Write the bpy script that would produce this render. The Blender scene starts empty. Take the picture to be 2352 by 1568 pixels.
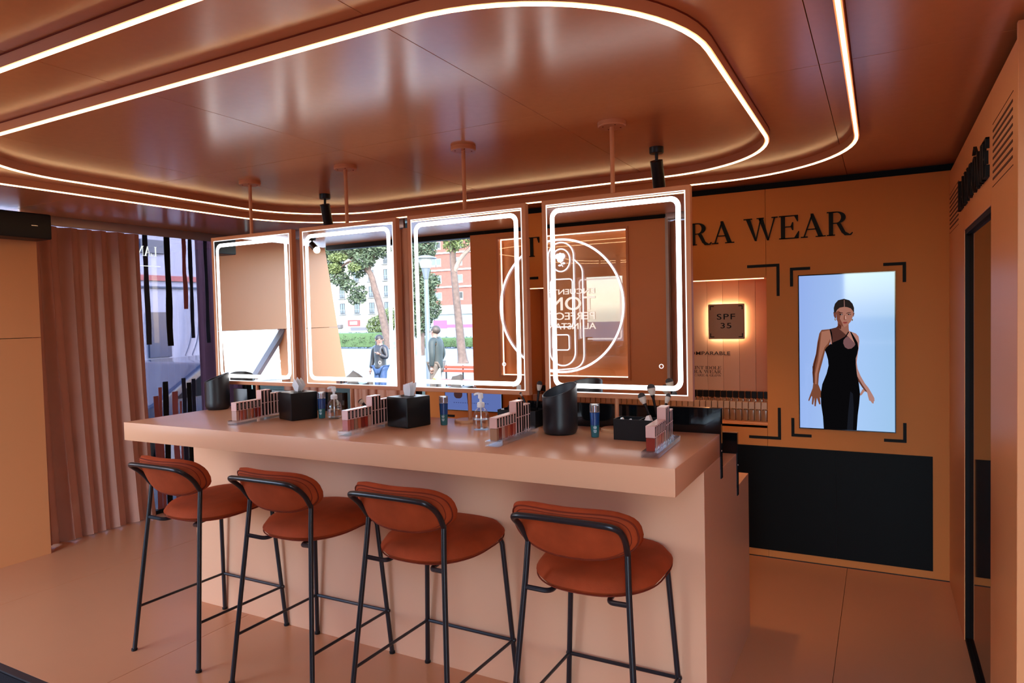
import bpy, bmesh, math, random
from mathutils import Vector, Matrix
random.seed(7)
PI = math.pi
SC = bpy.context.scene
COL = SC.collection

# ------------------------------------------------------------------ camera, world, sun, exposure
cd = bpy.data.cameras.new('camera'); cam = bpy.data.objects.new('camera', cd); COL.objects.link(cam)
cd.sensor_width = 36.0; cd.lens = 1573.96 / 2352 * 36.0; cd.clip_start = 0.02; cd.clip_end = 600
RW = [[0.88032998, -0.00400664, -0.47434489], [0.47376482, -0.04272607, 0.87961434], [-0.02379119, -0.99907879, -0.03571484]]
cam.matrix_world = Matrix(((RW[0][0], -RW[0][1], -RW[0][2], 0), (RW[1][0], -RW[1][1], -RW[1][2], 0), (RW[2][0], -RW[2][1], -RW[2][2], 1.6), (0, 0, 0, 1)))
SC.camera = cam
SC.view_settings.view_transform = 'Standard'; SC.view_settings.look = 'None'
SC.view_settings.gamma = 1; SC.view_settings.use_curve_mapping = False
SC.view_settings.exposure = 1.18
SC.cycles.max_bounces = 10; SC.cycles.diffuse_bounces = 4; SC.cycles.glossy_bounces = 6
SC.cycles.transmission_bounces = 8; SC.cycles.transparent_max_bounces = 40
SC.cycles.caustics_reflective = False; SC.cycles.caustics_refractive = False
SC.cycles.sample_clamp_indirect = 4.0
SC.cycles.use_denoising = True
W = bpy.data.worlds.new('world'); SC.world = W; W.use_nodes = True
wn = W.node_tree.nodes; wl = W.node_tree.links; wn.clear()
sky = wn.new('ShaderNodeTexSky'); sky.sky_type = 'NISHITA'; sky.sun_disc = False
sky.sun_elevation = math.radians(36); sky.sun_rotation = math.radians(35); sky.dust_density = 1.5
bg = wn.new('ShaderNodeBackground'); bg.inputs[1].default_value = 1.35
wo = wn.new('ShaderNodeOutputWorld'); wl.new(sky.outputs[0], bg.inputs[0]); wl.new(bg.outputs[0], wo.inputs[0])
sl = bpy.data.lights.new('sun', 'SUN'); sl.energy = 1.5; sl.angle = math.radians(1.0); sl.color = (1, 0.95, 0.86)
sun = bpy.data.objects.new('sun', sl); COL.objects.link(sun)
sun.rotation_euler = Vector((0.45, 0.62, 0.62)).to_track_quat('Z', 'Y').to_euler()
STRIP_E = 4.6      # ceiling strips
BAND_E = 2.8       # mirror light bands
NEON_E = .9

# ------------------------------------------------------------------ materials
def S(r, g, b):
    f = lambda c: (c / 255 / 12.92) if c / 255 <= 0.04045 else ((c / 255 + 0.055) / 1.055) ** 2.4
    return (f(r), f(g), f(b), 1.0)
MATS = {}
def mat(name, col, rough=0.5, metal=0.0, spec=0.5, noise=0.0, nscale=8.0, bump=0.0, bscale=60.0, coat=0.0, sheen=0.0, trans=0.0, ior=1.45, coatr=0.05, stretch=None):
    if name in MATS: return MATS[name]
    m = bpy.data.materials.new(name); m.use_nodes = True; N = m.node_tree.nodes; L = m.node_tree.links
    b = N['Principled BSDF']
    b.inputs['Base Color'].default_value = col; b.inputs['Roughness'].default_value = rough
    b.inputs['Metallic'].default_value = metal; b.inputs['Specular IOR Level'].default_value = spec
    b.inputs['IOR'].default_value = ior
    b.inputs['Coat Weight'].default_value = coat; b.inputs['Coat Roughness'].default_value = coatr
    b.inputs['Sheen Weight'].default_value = sheen; b.inputs['Transmission Weight'].default_value = trans
    if sheen: b.inputs['Sheen Roughness'].default_value = 0.35; b.inputs['Sheen Tint'].default_value = (min(1, col[0] * 1.7), col[1] * 2.2, col[2] * 2.5, 1)
    tc = N.new('ShaderNodeTexCoord'); src = tc.outputs['Object']
    if stretch:
        mp = N.new('ShaderNodeMapping'); mp.inputs['Scale'].default_value = stretch; L.new(src, mp.inputs[0]); src = mp.outputs[0]
    if noise:
        n = N.new('ShaderNodeTexNoise'); n.inputs['Scale'].default_value = nscale; n.inputs['Detail'].default_value = 5; L.new(src, n.inputs['Vector'])
        r = N.new('ShaderNodeMapRange'); r.inputs['From Min'].default_value = 0.25; r.inputs['From Max'].default_value = 0.75
        r.inputs['To Min'].default_value = 1 - noise; r.inputs['To Max'].default_value = 1 + noise; L.new(n.outputs['Fac'], r.inputs['Value'])
        mx = N.new('ShaderNodeVectorMath'); mx.operation = 'SCALE'; mx.inputs[0].default_value = col[:3]; L.new(r.outputs[0], mx.inputs['Scale']); L.new(mx.outputs[0], b.inputs['Base Color'])
    if bump:
        n2 = N.new('ShaderNodeTexNoise'); n2.inputs['Scale'].default_value = bscale; n2.inputs['Detail'].default_value = 4; L.new(src, n2.inputs['Vector'])
        bp = N.new('ShaderNodeBump'); bp.inputs['Strength'].default_value = bump; bp.inputs['Distance'].default_value = 0.004; L.new(n2.outputs['Fac'], bp.inputs['Height']); L.new(bp.outputs[0], b.inputs['Normal'])
    MATS[name] = m; return m
def emis(name, col, s=1.0):
    if name in MATS: return MATS[name]
    m = bpy.data.materials.new(name); m.use_nodes = True; N = m.node_tree.nodes; N.clear()
    e = N.new('ShaderNodeEmission'); e.inputs[0].default_value = col; e.inputs[1].default_value = s
    o = N.new('ShaderNodeOutputMaterial'); m.node_tree.links.new(e.outputs[0], o.inputs[0]); MATS[name] = m; return m
def thin_glass(name, tint, refl=1.0, rough=0.0):
    if name in MATS: return MATS[name]
    m = bpy.data.materials.new(name); m.use_nodes = True; N = m.node_tree.nodes; L = m.node_tree.links; N.clear()
    t = N.new('ShaderNodeBsdfTransparent'); t.inputs[0].default_value = tint
    g = N.new('ShaderNodeBsdfGlossy'); g.inputs['Roughness'].default_value = rough; g.inputs['Color'].default_value = (refl, refl, refl, 1)
    lw = N.new('ShaderNodeLayerWeight'); lw.inputs[0].default_value = .5
    pw = N.new('ShaderNodeMath'); pw.operation = 'POWER'; pw.inputs[1].default_value = 4.0; L.new(lw.outputs['Facing'], pw.inputs[0])
    f = N.new('ShaderNodeMath'); f.operation = 'MULTIPLY_ADD'; f.inputs[1].default_value = .85; f.inputs[2].default_value = .05; L.new(pw.outputs[0], f.inputs[0])
    x = N.new('ShaderNodeMixShader'); o = N.new('ShaderNodeOutputMaterial')
    L.new(f.outputs[0], x.inputs[0]); L.new(t.outputs[0], x.inputs[1]); L.new(g.outputs[0], x.inputs[2]); L.new(x.outputs[0], o.inputs[0])
    MATS[name] = m; return m

def translucent(name, col, fac=.5):
    m = bpy.data.materials.new(name); m.use_nodes = True; N = m.node_tree.nodes; L = m.node_tree.links; N.clear()
    a = N.new('ShaderNodeBsdfDiffuse'); a.inputs[0].default_value = col; b = N.new('ShaderNodeBsdfTranslucent'); b.inputs[0].default_value = col
    x = N.new('ShaderNodeMixShader'); x.inputs[0].default_value = fac; o = N.new('ShaderNodeOutputMaterial'); L.new(a.outputs[0], x.inputs[1]); L.new(b.outputs[0], x.inputs[2]); L.new(x.outputs[0], o.inputs[0]); return m
PINK = (0.70, 0.28, 0.108, 1)
M_wall = mat('peach_wall_paint', PINK, 0.36, spec=0.4, noise=0.02, nscale=1.5)
M_ceil = mat('copper_ceiling_laminate', (0.60, 0.225, 0.09, 1), 0.22, spec=0.85, noise=0.03, nscale=30, bump=0.02, bscale=300, stretch=(1, 1, 1))
M_floor = mat('peach_floor_vinyl', (0.64, 0.27, 0.12, 1), 0.30, spec=0.42, noise=0.025, nscale=2.0)
M_counter = mat('peach_counter_laminate', (0.74, 0.375, 0.22, 1), 0.33, spec=0.5, noise=0.01, nscale=2)
M_ctop = mat('peach_countertop_gloss', (0.72, 0.355, 0.20, 1), 0.26, spec=0.3)
M_wallb = mat('peach_wall_paint_deepened', (0.60, 0.205, 0.052, 1), 0.55, spec=0.15, noise=0.02, nscale=1.5)  # same wall paint, made deeper orange for the warm dim light at the back
M_frame = mat('terracotta_frame_paint', (0.60, 0.24, 0.115, 1), 0.4, spec=0.4)
M_fascia = mat('copper_fascia_paint', (0.55, 0.215, 0.105, 1), 0.35, spec=0.4)
M_black = mat('black_satin', (0.006, 0.006, 0.007, 1), 0.38, spec=0.35)
M_blackg = mat('black_gloss', (0.004, 0.004, 0.005, 1), 0.06, spec=0.5)
M_blackm = mat('black_matt', (0.005, 0.005, 0.005, 1), 0.6, spec=0.2)
M_tube = mat('black_powder_coated_steel', (0.010, 0.010, 0.014, 1), 0.32, spec=0.6)
M_velvet = mat('rust_velvet', (0.35, 0.050, 0.012, 1), 0.75, spec=0.2, noise=0.22, nscale=9, bump=0.15, bscale=220, sheen=0.25)
M_piping = mat('rust_piping', (0.17, 0.022, 0.008, 1), 0.8, spec=0.2)
M_curtain = mat('brown_satin_curtain', (0.52, 0.25, 0.175, 1), 0.5, spec=0.35, noise=0.08, nscale=4, sheen=0.3)
M_strip = emis('strip_light', (1.0, 0.62, 0.30, 1), STRIP_E)
M_band = emis('mirror_band_light', (1.0, 0.97, 0.95, 1), BAND_E)
M_line = emis('mirror_edge_light', (0.95, 0.97, 1.0, 1), .8)
M_neon = emis('neon_tube', (0.93, 0.90, 1.0, 1), NEON_E)
M_halo = emis('halo_light', (1.0, 0.80, 0.52, 1), 9.0)
M_warmled = emis('warm_led', (1.0, 0.72, 0.50, 1), 2.2)
M_mirror = mat('mirror_silver', (0.93, 0.94, 0.94, 1), 0.0, metal=1.0)
M_chrome = mat('chrome', (0.7, 0.7, 0.72, 1), 0.12, metal=1.0)
M_steel = mat('brushed_rail', (0.42, 0.33, 0.30, 1), 0.35, metal=0.6)
M_white = mat('white_plastic', (0.82, 0.82, 0.82, 1), 0.35)
M_tissue = mat('white_tissue', (0.88, 0.87, 0.88, 1), 0.9, spec=0.1, bump=0.2, bscale=90)
M_acryl = thin_glass('clear_acrylic', (.975, .975, .985, 1), 1.0, .03)
M_bottle = thin_glass('clear_bottle_plastic', (.97, .95, .93, 1), 1.0, .03)

# ------------------------------------------------------------------ mesh helpers
class MB:
    def __init__(s): s.v = []; s.f = []; s.mi = []; s.cur = 0
    def add(s, vs, fs):
        n = len(s.v); s.v += [tuple(v) for v in vs]; s.f += [tuple(n + i for i in f) for f in fs]; s.mi += [s.cur] * len(fs); return s
    def box(s, x0, x1, y0, y1, z0, z1):
        return s.add([(x0, y0, z0), (x1, y0, z0), (x1, y1, z0), (x0, y1, z0), (x0, y0, z1), (x1, y0, z1), (x1, y1, z1), (x0, y1, z1)],
                     [(0, 3, 2, 1), (4, 5, 6, 7), (0, 1, 5, 4), (1, 2, 6, 5), (2, 3, 7, 6), (3, 0, 4, 7)])
    def prism(s, pts, o, ux, uy, n, d):
        o = Vector(o); ux = Vector(ux); uy = Vector(uy); n = Vector(n); k = len(pts)
        a = [o + ux * p[0] + uy * p[1] for p in pts]; b = [q + n * d for q in a]
        fs = [tuple(range(k))[::-1], tuple(range(k, 2 * k))] + [(i, (i + 1) % k, (i + 1) % k + k, i + k) for i in range(k)]
        return s.add(a + b, fs)
    def tube(s, path, r, n=10, closed=False, caps=True):
        P = [Vector(p) for p in path]; m = len(P); rr = r if isinstance(r, (list, tuple)) else [r] * m
        rings = []; up = None
        for i in range(m):
            if closed: t = (P[(i + 1) % m] - P[i - 1])
            else: t = (P[min(i + 1, m - 1)] - P[max(i - 1, 0)])
            t.normalize()
            if up is None:
                up = Vector((0, 0, 1)) if abs(t.z) < 0.9 else Vector((0, 1, 0))
            a = up - t * up.dot(t)
            if a.length < 1e-4: a = t.orthogonal()
            a.normalize(); up = a; b = t.cross(a)
            rings.append([P[i] + (a * math.cos(2 * PI * k / n) + b * math.sin(2 * PI * k / n)) * rr[i] for k in range(n)])
        vs = [v for R in rings for v in R]; fs = []
        for i in range(m if closed else m - 1):
            j = (i + 1) % m
            for k in range(n): fs.append((i * n + k, i * n + (k + 1) % n, j * n + (k + 1) % n, j * n + k))
        if not closed and caps: fs += [tuple(range(n))[::-1], tuple((m - 1) * n + k for k in range(n))]
        return s.add(vs, fs)
    def sweep(s, path, prof, closed=True):
        """prof: list of (offset outward, z) swept round a horizontal closed path"""
        P = [Vector(p) for p in path]; m = len(P); k = len(prof); vs = []; fs = []
        for i in range(m):
            t = (P[(i + 1) % m] - P[i - 1]).normalized(); nrm = Vector((t.y, -t.x, 0))
            for (o, z) in prof: vs.append(P[i] + nrm * o + Vector((0, 0, z)))
        for i in range(m):
            j = (i + 1) % m
            for a in range(k): fs.append((i * k + a, i * k + (a + 1) % k, j * k + (a + 1) % k, j * k + a))
        return s.add(vs, fs)
    def lathe(s, prof, c=(0, 0, 0), n=24, tilt=None):
        vs = []; fs = []; k = len(prof)
        for i in range(n):
            a = 2 * PI * i / n; ca, sa = math.cos(a), math.sin(a)
            for (r, z) in prof:
                dz = tilt(r * ca, r * sa, z) if tilt else 0
                vs.append((c[0] + r * ca, c[1] + r * sa, c[2] + z + dz))
        for i in range(n):
            j = (i + 1) % n
            for a in range(k - 1): fs.append((i * k + a, j * k + a, j * k + a + 1, i * k + a + 1))
        return s.add(vs, fs)
    def sphere(s, c, r, n=12, m=8):
        rx, ry, rz = r if isinstance(r, (tuple, list)) else (r, r, r)
        return s.lathe2([(math.sin(PI * j / m), -math.cos(PI * j / m)) for j in range(m + 1)], c, rx, ry, rz, n)
    def lathe2(s, prof, c, rx, ry, rz, n):
        vs = []; fs = []; k = len(prof)
        for i in range(n):
            a = 2 * PI * i / n
            for (r, z) in prof: vs.append((c[0] + rx * r * math.cos(a), c[1] + ry * r * math.sin(a), c[2] + rz * z))
        for i in range(n):
            j = (i + 1) % n
            for a in range(k - 1): fs.append((i * k + a, j * k + a, j * k + a + 1, i * k + a + 1))
        return s.add(vs, fs)

def wloc(o):
    v = Vector((0, 0, 0))
    while o is not None: v = v + Vector(o.location); o = o.parent
    return v
def obj(name, mb, m, parent=None, label=None, bev=0.0, smooth=35, kind=None, seg=2, base=True, solid=0.0, subd=0):
    """one mesh object; world coordinates in mb, origin at its own foot"""
    me = bpy.data.meshes.new(name)
    vs = mb.v
    if base and vs:
        xs = [v[0] for v in vs]; ys = [v[1] for v in vs]; zs = [v[2] for v in vs]
        o0 = Vector(((min(xs) + max(xs)) / 2, (min(ys) + max(ys)) / 2, min(zs)))
    else: o0 = Vector((0, 0, 0))
    me.from_pydata([tuple(Vector(v) - o0) for v in vs], [], mb.f)
    ms = m if isinstance(m, (list, tuple)) else [m]
    for q in ms: me.materials.append(q)
    if len(ms) > 1: me.polygons.foreach_set('material_index', mb.mi)
    bm = bmesh.new(); bm.from_mesh(me)
    bmesh.ops.remove_doubles(bm, verts=bm.verts, dist=1e-6) if len(bm.verts) < 60000 else None
    bmesh.ops.recalc_face_normals(bm, faces=bm.faces)
    if bev:
        es = [e for e in bm.edges if len(e.link_faces) == 2 and e.calc_face_angle(0) > math.radians(30)]
        if es: bmesh.ops.bevel(bm, geom=es, offset=bev, segments=seg, profile=0.6, affect='EDGES', clamp_overlap=True)
    bm.to_mesh(me); bm.free()
    if smooth:
        for p in me.polygons: p.use_smooth = True
        me.set_sharp_from_angle(angle=math.radians(smooth))
    o = bpy.data.objects.new(name, me); COL.objects.link(o)
    if parent is not None:
        o.parent = parent; o.location = o0 - wloc(parent)
    else: o.location = o0
    if label: o['label'] = label
    if kind: o['kind'] = kind
    if solid:
        md = o.modifiers.new('solid', 'SOLIDIFY'); md.thickness = solid; md.offset = 0
    if subd:
        md = o.modifiers.new('sub', 'SUBSURF'); md.levels = subd; md.render_levels = subd
    return o
def thing(name, label, cat, loc=(0, 0, 0), group=None):
    o = bpy.data.objects.new(name, None); o.empty_display_size = 0.05; COL.objects.link(o); o.location = loc
    o['label'] = label; o['category'] = cat
    if group: o['group'] = group
    return o
def tag(o, label, cat, group=None, kind=None):
    o['label'] = label; o['category'] = cat
    if group: o['group'] = group
    if kind: o['kind'] = kind
    return o
def struct(name, mb, m, parent=None, **k): return obj(name, mb, m, parent, kind=None if parent else 'structure', **k)
def copy_tree(o, parent=None):
    c = o.copy(); COL.objects.link(c)
    if parent is not None: c.parent = parent
    for ch in list(o.children):
        copy_tree(ch, c)
    return c
def rect(x0, x1, y0, y1): return [(x0, y0), (x1, y0), (x1, y1), (x0, y1)]
def rrect(x0, x1, y0, y1, r, n=8):
    out = []
    for cx, cy, a0 in ((x1 - r, y0 + r, -90), (x1 - r, y1 - r, 0), (x0 + r, y1 - r, 90), (x0 + r, y0 + r, 180)):
        for i in range(n + 1):
            a = math.radians(a0 + 90 * i / n); out.append((cx + r * math.cos(a), cy + r * math.sin(a)))
    return out
def smooth_path(P, n=6, closed=False):
    P = [Vector(p) for p in P]; m = len(P); out = []
    rng = range(m) if closed else range(m - 1)
    for i in rng:
        if closed: p0, p1, p2, p3 = P[i - 1], P[i], P[(i + 1) % m], P[(i + 2) % m]
        else: p0, p1, p2, p3 = P[max(i - 1, 0)], P[i], P[i + 1], P[min(i + 2, m - 1)]
        for k in range(n):
            t = k / n
            out.append(0.5 * ((2 * p1) + (p2 - p0) * t + (2 * p0 - 5 * p1 + 4 * p2 - p3) * t * t + (3 * p1 - p0 - 3 * p2 + p3) * t ** 3))
    if not closed: out.append(P[-1])
    return out
def fillet(P, r, n=6):
    """polyline with rounded corners"""
    P = [Vector(p) for p in P]; out = [P[0]]
    for i in range(1, len(P) - 1):
        a = (P[i - 1] - P[i]); b = (P[i + 1] - P[i]); rr = min(r, a.length * 0.49, b.length * 0.49)
        p0 = P[i] + a.normalized() * rr; p2 = P[i] + b.normalized() * rr
        for k in range(n + 1):
            t = k / n; out.append((1 - t) ** 2 * p0 + 2 * t * (1 - t) * P[i] + t * t * p2)
    out.append(P[-1]); return out

# ------------------------------------------------------------------ lettering
def ringpolys(cx, cy, rxo, ryo, rxi, ryi, a0=0, a1=360, n=28):
    out = []; 
    for i in range(n):
        t0 = math.radians(a0 + (a1 - a0) * i / n); t1 = math.radians(a0 + (a1 - a0) * (i + 1) / n)
        out.append([(cx + rxo * math.cos(t0), cy + ryo * math.sin(t0)), (cx + rxo * math.cos(t1), cy + ryo * math.sin(t1)),
                    (cx + rxi * math.cos(t1), cy + ryi * math.sin(t1)), (cx + rxi * math.cos(t0), cy + ryi * math.sin(t0))])
    return out
ST, HL = 0.155, 0.04
def serif(x0, x1, y): return [rect(x0, x1, y, y + HL)]
def stem(x, w=ST, s=0.07, top=True, bot=True):
    o = [rect(x, x + w, 0, 1)]
    if bot: o += serif(x - s, x + w + s, 0)
    if top: o += serif(x - s, x + w + s, 1 - HL)
    return o
def G(ch):
    if ch == 'I': return 0.33, stem(0.09)
    if ch == 'T': return 0.86, stem(0.35, top=False) + serif(0.02, 0.84, 1 - HL) + [[(0.02, 1), (0.02, 0.70), (0.05, 0.70), (0.13, 1 - HL)], [(0.84, 1), (0.84, 0.70), (0.81, 0.70), (0.73, 1 - HL)]]
    if ch == 'E': return 0.80, stem(0.09) + serif(0.1, 0.74, 1 - HL) + serif(0.1, 0.76, 0) + [rect(0.2, 0.52, 0.50, 0.50 + HL), [(0.56, 0.36), (0.56, 0.70), (0.52, 0.70), (0.46, 0.53), (0.52, 0.36)],
        [(0.74, 1), (0.74, 0.72), (0.71, 0.72), (0.60, 1 - HL)], [(0.76, 0), (0.78, 0.30), (0.75, 0.30), (0.60, HL)]]
    if ch == 'F': return 0.74, stem(0.09) + serif(0.1, 0.70, 1 - HL) + [rect(0.2, 0.5, 0.50, 0.50 + HL), [(0.53, 0.36), (0.53, 0.70), (0.50, 0.70), (0.45, 0.53), (0.50, 0.36)], [(0.70, 1), (0.70, 0.70), (0.67, 0.70), (0.56, 1 - HL)]]
    if ch == 'L': return 0.76, stem(0.09) + serif(0.1, 0.72, 0) + [[(0.72, 0), (0.74, 0.32), (0.71, 0.32), (0.56, HL)]]
    if ch == 'N': return 0.92, [rect(0.12, 0.12 + HL + .01, 0, 1), [(0.10, 1), (0.28, 1), (0.80, 0), (0.72, 0)], rect(0.76, 0.76 + HL + .01, 0, 1)] + serif(0.02, 0.28, 0) + serif(0.02, 0.2, 1 - HL) + serif(0.64, 0.90, 1 - HL)
    if ch == 'D': return 0.90, stem(0.09) + ringpolys(0.36, 0.5, 0.47, 0.5, 0.30, 0.46, -90, 90, 16) + serif(0.2, 0.37, 0) + serif(0.2, 0.37, 1 - HL)
    if ch in 'OÔ': 
        p = ringpolys(0.46, 0.5, 0.42, 0.515, 0.255, 0.475)
        if ch == 'Ô': p += [[(0.22, 1.09), (0.46, 1.24), (0.46, 1.30), (0.18, 1.11)], [(0.46, 1.24), (0.70, 1.09), (0.74, 1.11), (0.46, 1.30)]]
        return 0.92, p
    if ch == 'U': return 0.90, [rect(0.12, 0.12 + ST, 0.33, 1), rect(0.74, 0.74 + HL, 0.33, 1)] + serif(0.03, 0.36, 1 - HL) + serif(0.63, 0.88, 1 - HL) + ringpolys(0.45, 0.35, 0.33, 0.365, 0.2, 0.31, 180, 360, 14)
    if ch == 'R': return 0.92, stem(0.09) + ringpolys(0.36, 0.745, 0.34, 0.255, 0.17, 0.215, -90, 90, 12) + serif(0.2, 0.37, 0.49) + serif(0.2, 0.37, 1 - HL) + [[(0.36, 0.51), (0.52, 0.50), (0.70, 0.10), (0.56, 0.08)], [(0.56, 0.10), (0.70, 0.12), (0.84, 0.02), (0.80, -0.02), (0.66, -0.02)], [(0.80, -0.02), (0.84, 0.02), (0.92, 0.10), (0.95, 0.08), (0.88, -0.02)]]
    if ch == 'P': return 0.80, stem(0.09) + ringpolys(0.36, 0.73, 0.36, 0.27, 0.19, 0.23, -90, 90, 12) + serif(0.2, 0.37, 0.46) + serif(0.2, 0.37, 1 - HL)
    if ch == 'A': return 0.92, [[(0.10, 0), (0.15, 0), (0.44, 0.90), (0.42, 1.0)], [(0.38, 1.0), (0.48, 1.0), (0.84, 0), (0.66, 0), (0.38, 0.86)], rect(0.22, 0.62, 0.32, 0.32 + HL)] + serif(0.01, 0.27, 0) + serif(0.56, 0.93, 0)
    if ch == 'V': return 0.90, [[(0.08, 1), (0.26, 1), (0.52, 0.0), (0.44, 0.0)], [(0.75, 1), (0.80, 1), (0.50, 0.0), (0.46, 0.0)]] + serif(0, 0.34, 1 - HL) + serif(0.64, 0.90, 1 - HL)
    if ch == 'W': return 1.34, [[(0.08, 1), (0.26, 1), (0.52, 0.0), (0.44, 0.0)], [(0.66, 1), (0.71, 1), (0.50, 0.0), (0.46, 0.0)], [(0.58, 1), (0.76, 1), (1.00, 0.0), (0.92, 0.0)], [(1.20, 1), (1.25, 1), (0.98, 0.0), (0.94, 0.0)]] + serif(0, 0.34, 1 - HL) + serif(0.52, 0.80, 1 - HL) + serif(1.10, 1.34, 1 - HL)
    if ch == 'M': return 1.10, [rect(0.13, 0.13 + HL + .01, 0, 1), [(0.10, 1), (0.28, 1), (0.58, 0.0), (0.50, 0.0)], [(0.86, 1), (0.90, 1), (0.57, 0.0), (0.53, 0.0)], rect(0.84, 0.84 + ST, 0, 1)] + serif(0.03, 0.28, 0) + serif(0.03, 0.2, 1 - HL) + serif(0.77, 1.06, 0) + serif(0.9, 1.06, 1 - HL)
    if ch in 'CG':
        p = ringpolys(0.46, 0.5, 0.42, 0.515, 0.255, 0.475, 38, 318, 22) + [[(0.76, 0.98), (0.80, 0.98), (0.80, 0.68), (0.77, 0.68), (0.68, 0.86)]]
        if ch == 'C': p += [[(0.77, 0.02), (0.80, 0.30), (0.77, 0.30), (0.66, 0.12)]]
        else: p += [rect(0.68, 0.68 + ST * .9, 0.03, 0.40)] + serif(0.56, 0.90, 0.40)
        return 0.92, p
    if ch == 'B': return 0.84, stem(0.09) + ringpolys(0.36, 0.75, 0.32, 0.25, 0.16, 0.21, -90, 90, 10) + ringpolys(0.36, 0.26, 0.38, 0.26, 0.21, 0.22, -90, 90, 10) + serif(0.2, 0.37, 0.48) + serif(0.2, 0.37, 0) + serif(0.2, 0.37, 1 - HL)
    if ch == 'S': return 0.66, ringpolys(0.33, 0.74, 0.26, 0.26, 0.15, 0.21, 20, 270, 12) + ringpolys(0.33, 0.26, 0.27, 0.27, 0.15, 0.22, -160, 90, 12)
    if ch == '&': return 0.95, ringpolys(0.40, 0.76, 0.2, 0.24, 0.1, 0.19, 0, 360, 14) + ringpolys(0.38, 0.27, 0.33, 0.28, 0.2, 0.22, 120, 330, 14) + [[(0.26, 0.62), (0.38, 0.66), (0.92, 0.0), (0.76, 0.0)], [(0.64, 0.14), (0.70, 0.10), (0.84, 0.52), (0.79, 0.52)]]
    return 0.34, []
def text_width(s, sp=0.03): return sum(G(c)[0] + sp for c in s) - sp
def serif_text(s, o, ux, uz, n, size, d, m, parent, sp=0.03, wx=1.0, name='letter', joined=False):
    o = Vector(o); ux = Vector(ux); uz = Vector(uz); n = Vector(n); x = 0; J = MB()
    for c in s:
        w, polys = G(c)
        if polys:
            mb = J if joined else MB()
            for p in polys: mb.prism(p, o + ux * (x * size * wx), ux * size * wx, uz * size, n, d)
            if not joined: obj(name, mb, m, parent, smooth=0)
        x += w + sp
    if joined: return obj(name, J, m, parent, smooth=0)
def sans_mesh(s, o, ux, uz, n, size, d, m, parent, wx=1.0, name='lettering', bold=0.0, align='LEFT', spacing=1.0):
    c = bpy.data.curves.new('t', 'FONT'); c.body = s; c.size = 1.0; c.extrude = 0.0; c.offset = bold; c.align_x = align; c.space_character = spacing; c.resolution_u = 4
    t = bpy.data.objects.new('t', c); COL.objects.link(t); bpy.context.view_layer.update()
    dg = bpy.context.evaluated_depsgraph_get(); me = bpy.data.meshes.new_from_object(t.evaluated_get(dg))
    bm = bmesh.new(); bm.from_mesh(me)
    g = bmesh.ops.extrude_face_region(bm, geom=list(bm.faces))
    for v in [e for e in g['geom'] if isinstance(e, bmesh.types.BMVert)]: v.co.z += 1.0
    k = size / 0.72
    mb = MB(); o = Vector(o); ux = Vector(ux); uz = Vector(uz); n = Vector(n)
    vs = [o + ux * (v.co.x * k * wx) + uz * (v.co.y * k) + n * (v.co.z * d) for v in bm.verts]
    bm.verts.index_update(); mb.add(vs, [tuple(v.index for v in f.verts) for f in bm.faces]); bm.free()
    bpy.data.objects.remove(t); bpy.data.curves.remove(c); bpy.data.meshes.remove(me)
    return obj(name, mb, m, parent, smooth=0)

# ------------------------------------------------------------------ setting
CZ = 2.42                      # ceiling height
XL, XR, YB = -5.20, 0.345, 4.65
# ceiling panels
ceil = bpy.data.objects.new('ceiling', None); COL.objects.link(ceil); ceil['kind'] = 'structure'
def box_at(name, x0, x1, y0, y1, z0, z1, m, parent=None, **k):
    b = MB(); b.box(x0, x1, y0, y1, z0, z1); return obj(name, b, m, parent, **k)
xs = [-5.48, -4.36, -3.30, -2.28, -1.22, -0.18, 0.86, 1.45]; ysn = [-0.15, 0.10, 2.55, 5.06]
for i in range(len(xs) - 1):
    for j in range(len(ysn) - 1):
        box_at('ceiling_panel', xs[i] + .0012, xs[i + 1] - .0012, ysn[j] + .0012, ysn[j + 1] - .0012, CZ, CZ + .02, M_ceil, ceil, bev=.0006, seg=1, smooth=0)
box_at('ceiling_backing', -5.48, 1.45, -.15, 5.06, CZ + .02, CZ + .16, M_blackm, ceil, smooth=0)
# floor panels
flo = bpy.data.objects.new('floor', None); COL.objects.link(flo); flo['kind'] = 'structure'
fx = [-5.60, -4.51, -3.07, -1.63, -0.19, 1.45]; fy = [-0.15, 1.665, 4.85]
for i in range(len(fx) - 1):
    for j in range(len(fy) - 1):
        if j == 0 and i < 3: 
            continue
        box_at('floor_panel', fx[i] + .001, fx[i + 1] - .001, fy[j] + .001, fy[j + 1] - .001, -.02, 0, M_floor, flo, bev=.0008, seg=1, smooth=0)
box_at('floor_backing', -5.6, 1.45, -.15, 4.85, -.32, -.02, M_blackm, flo, smooth=0)
box_at('floor_edge_trim', -5.15, -1.64, 1.628, 1.664, -.02, .001, mat('dark_trim', (0.035, 0.025, 0.024, 1), 0.5), flo, smooth=0)
o = box_at('entrance_mat', -5.1, -1.70, -.1, 1.622, -.02, -.006, mat('black_mat', (0.008, 0.008, 0.01, 1), 0.9, bump=.5, bscale=300)); tag(o, 'black entrance mat set into the floor at the lower left corner', 'mat')

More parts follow.
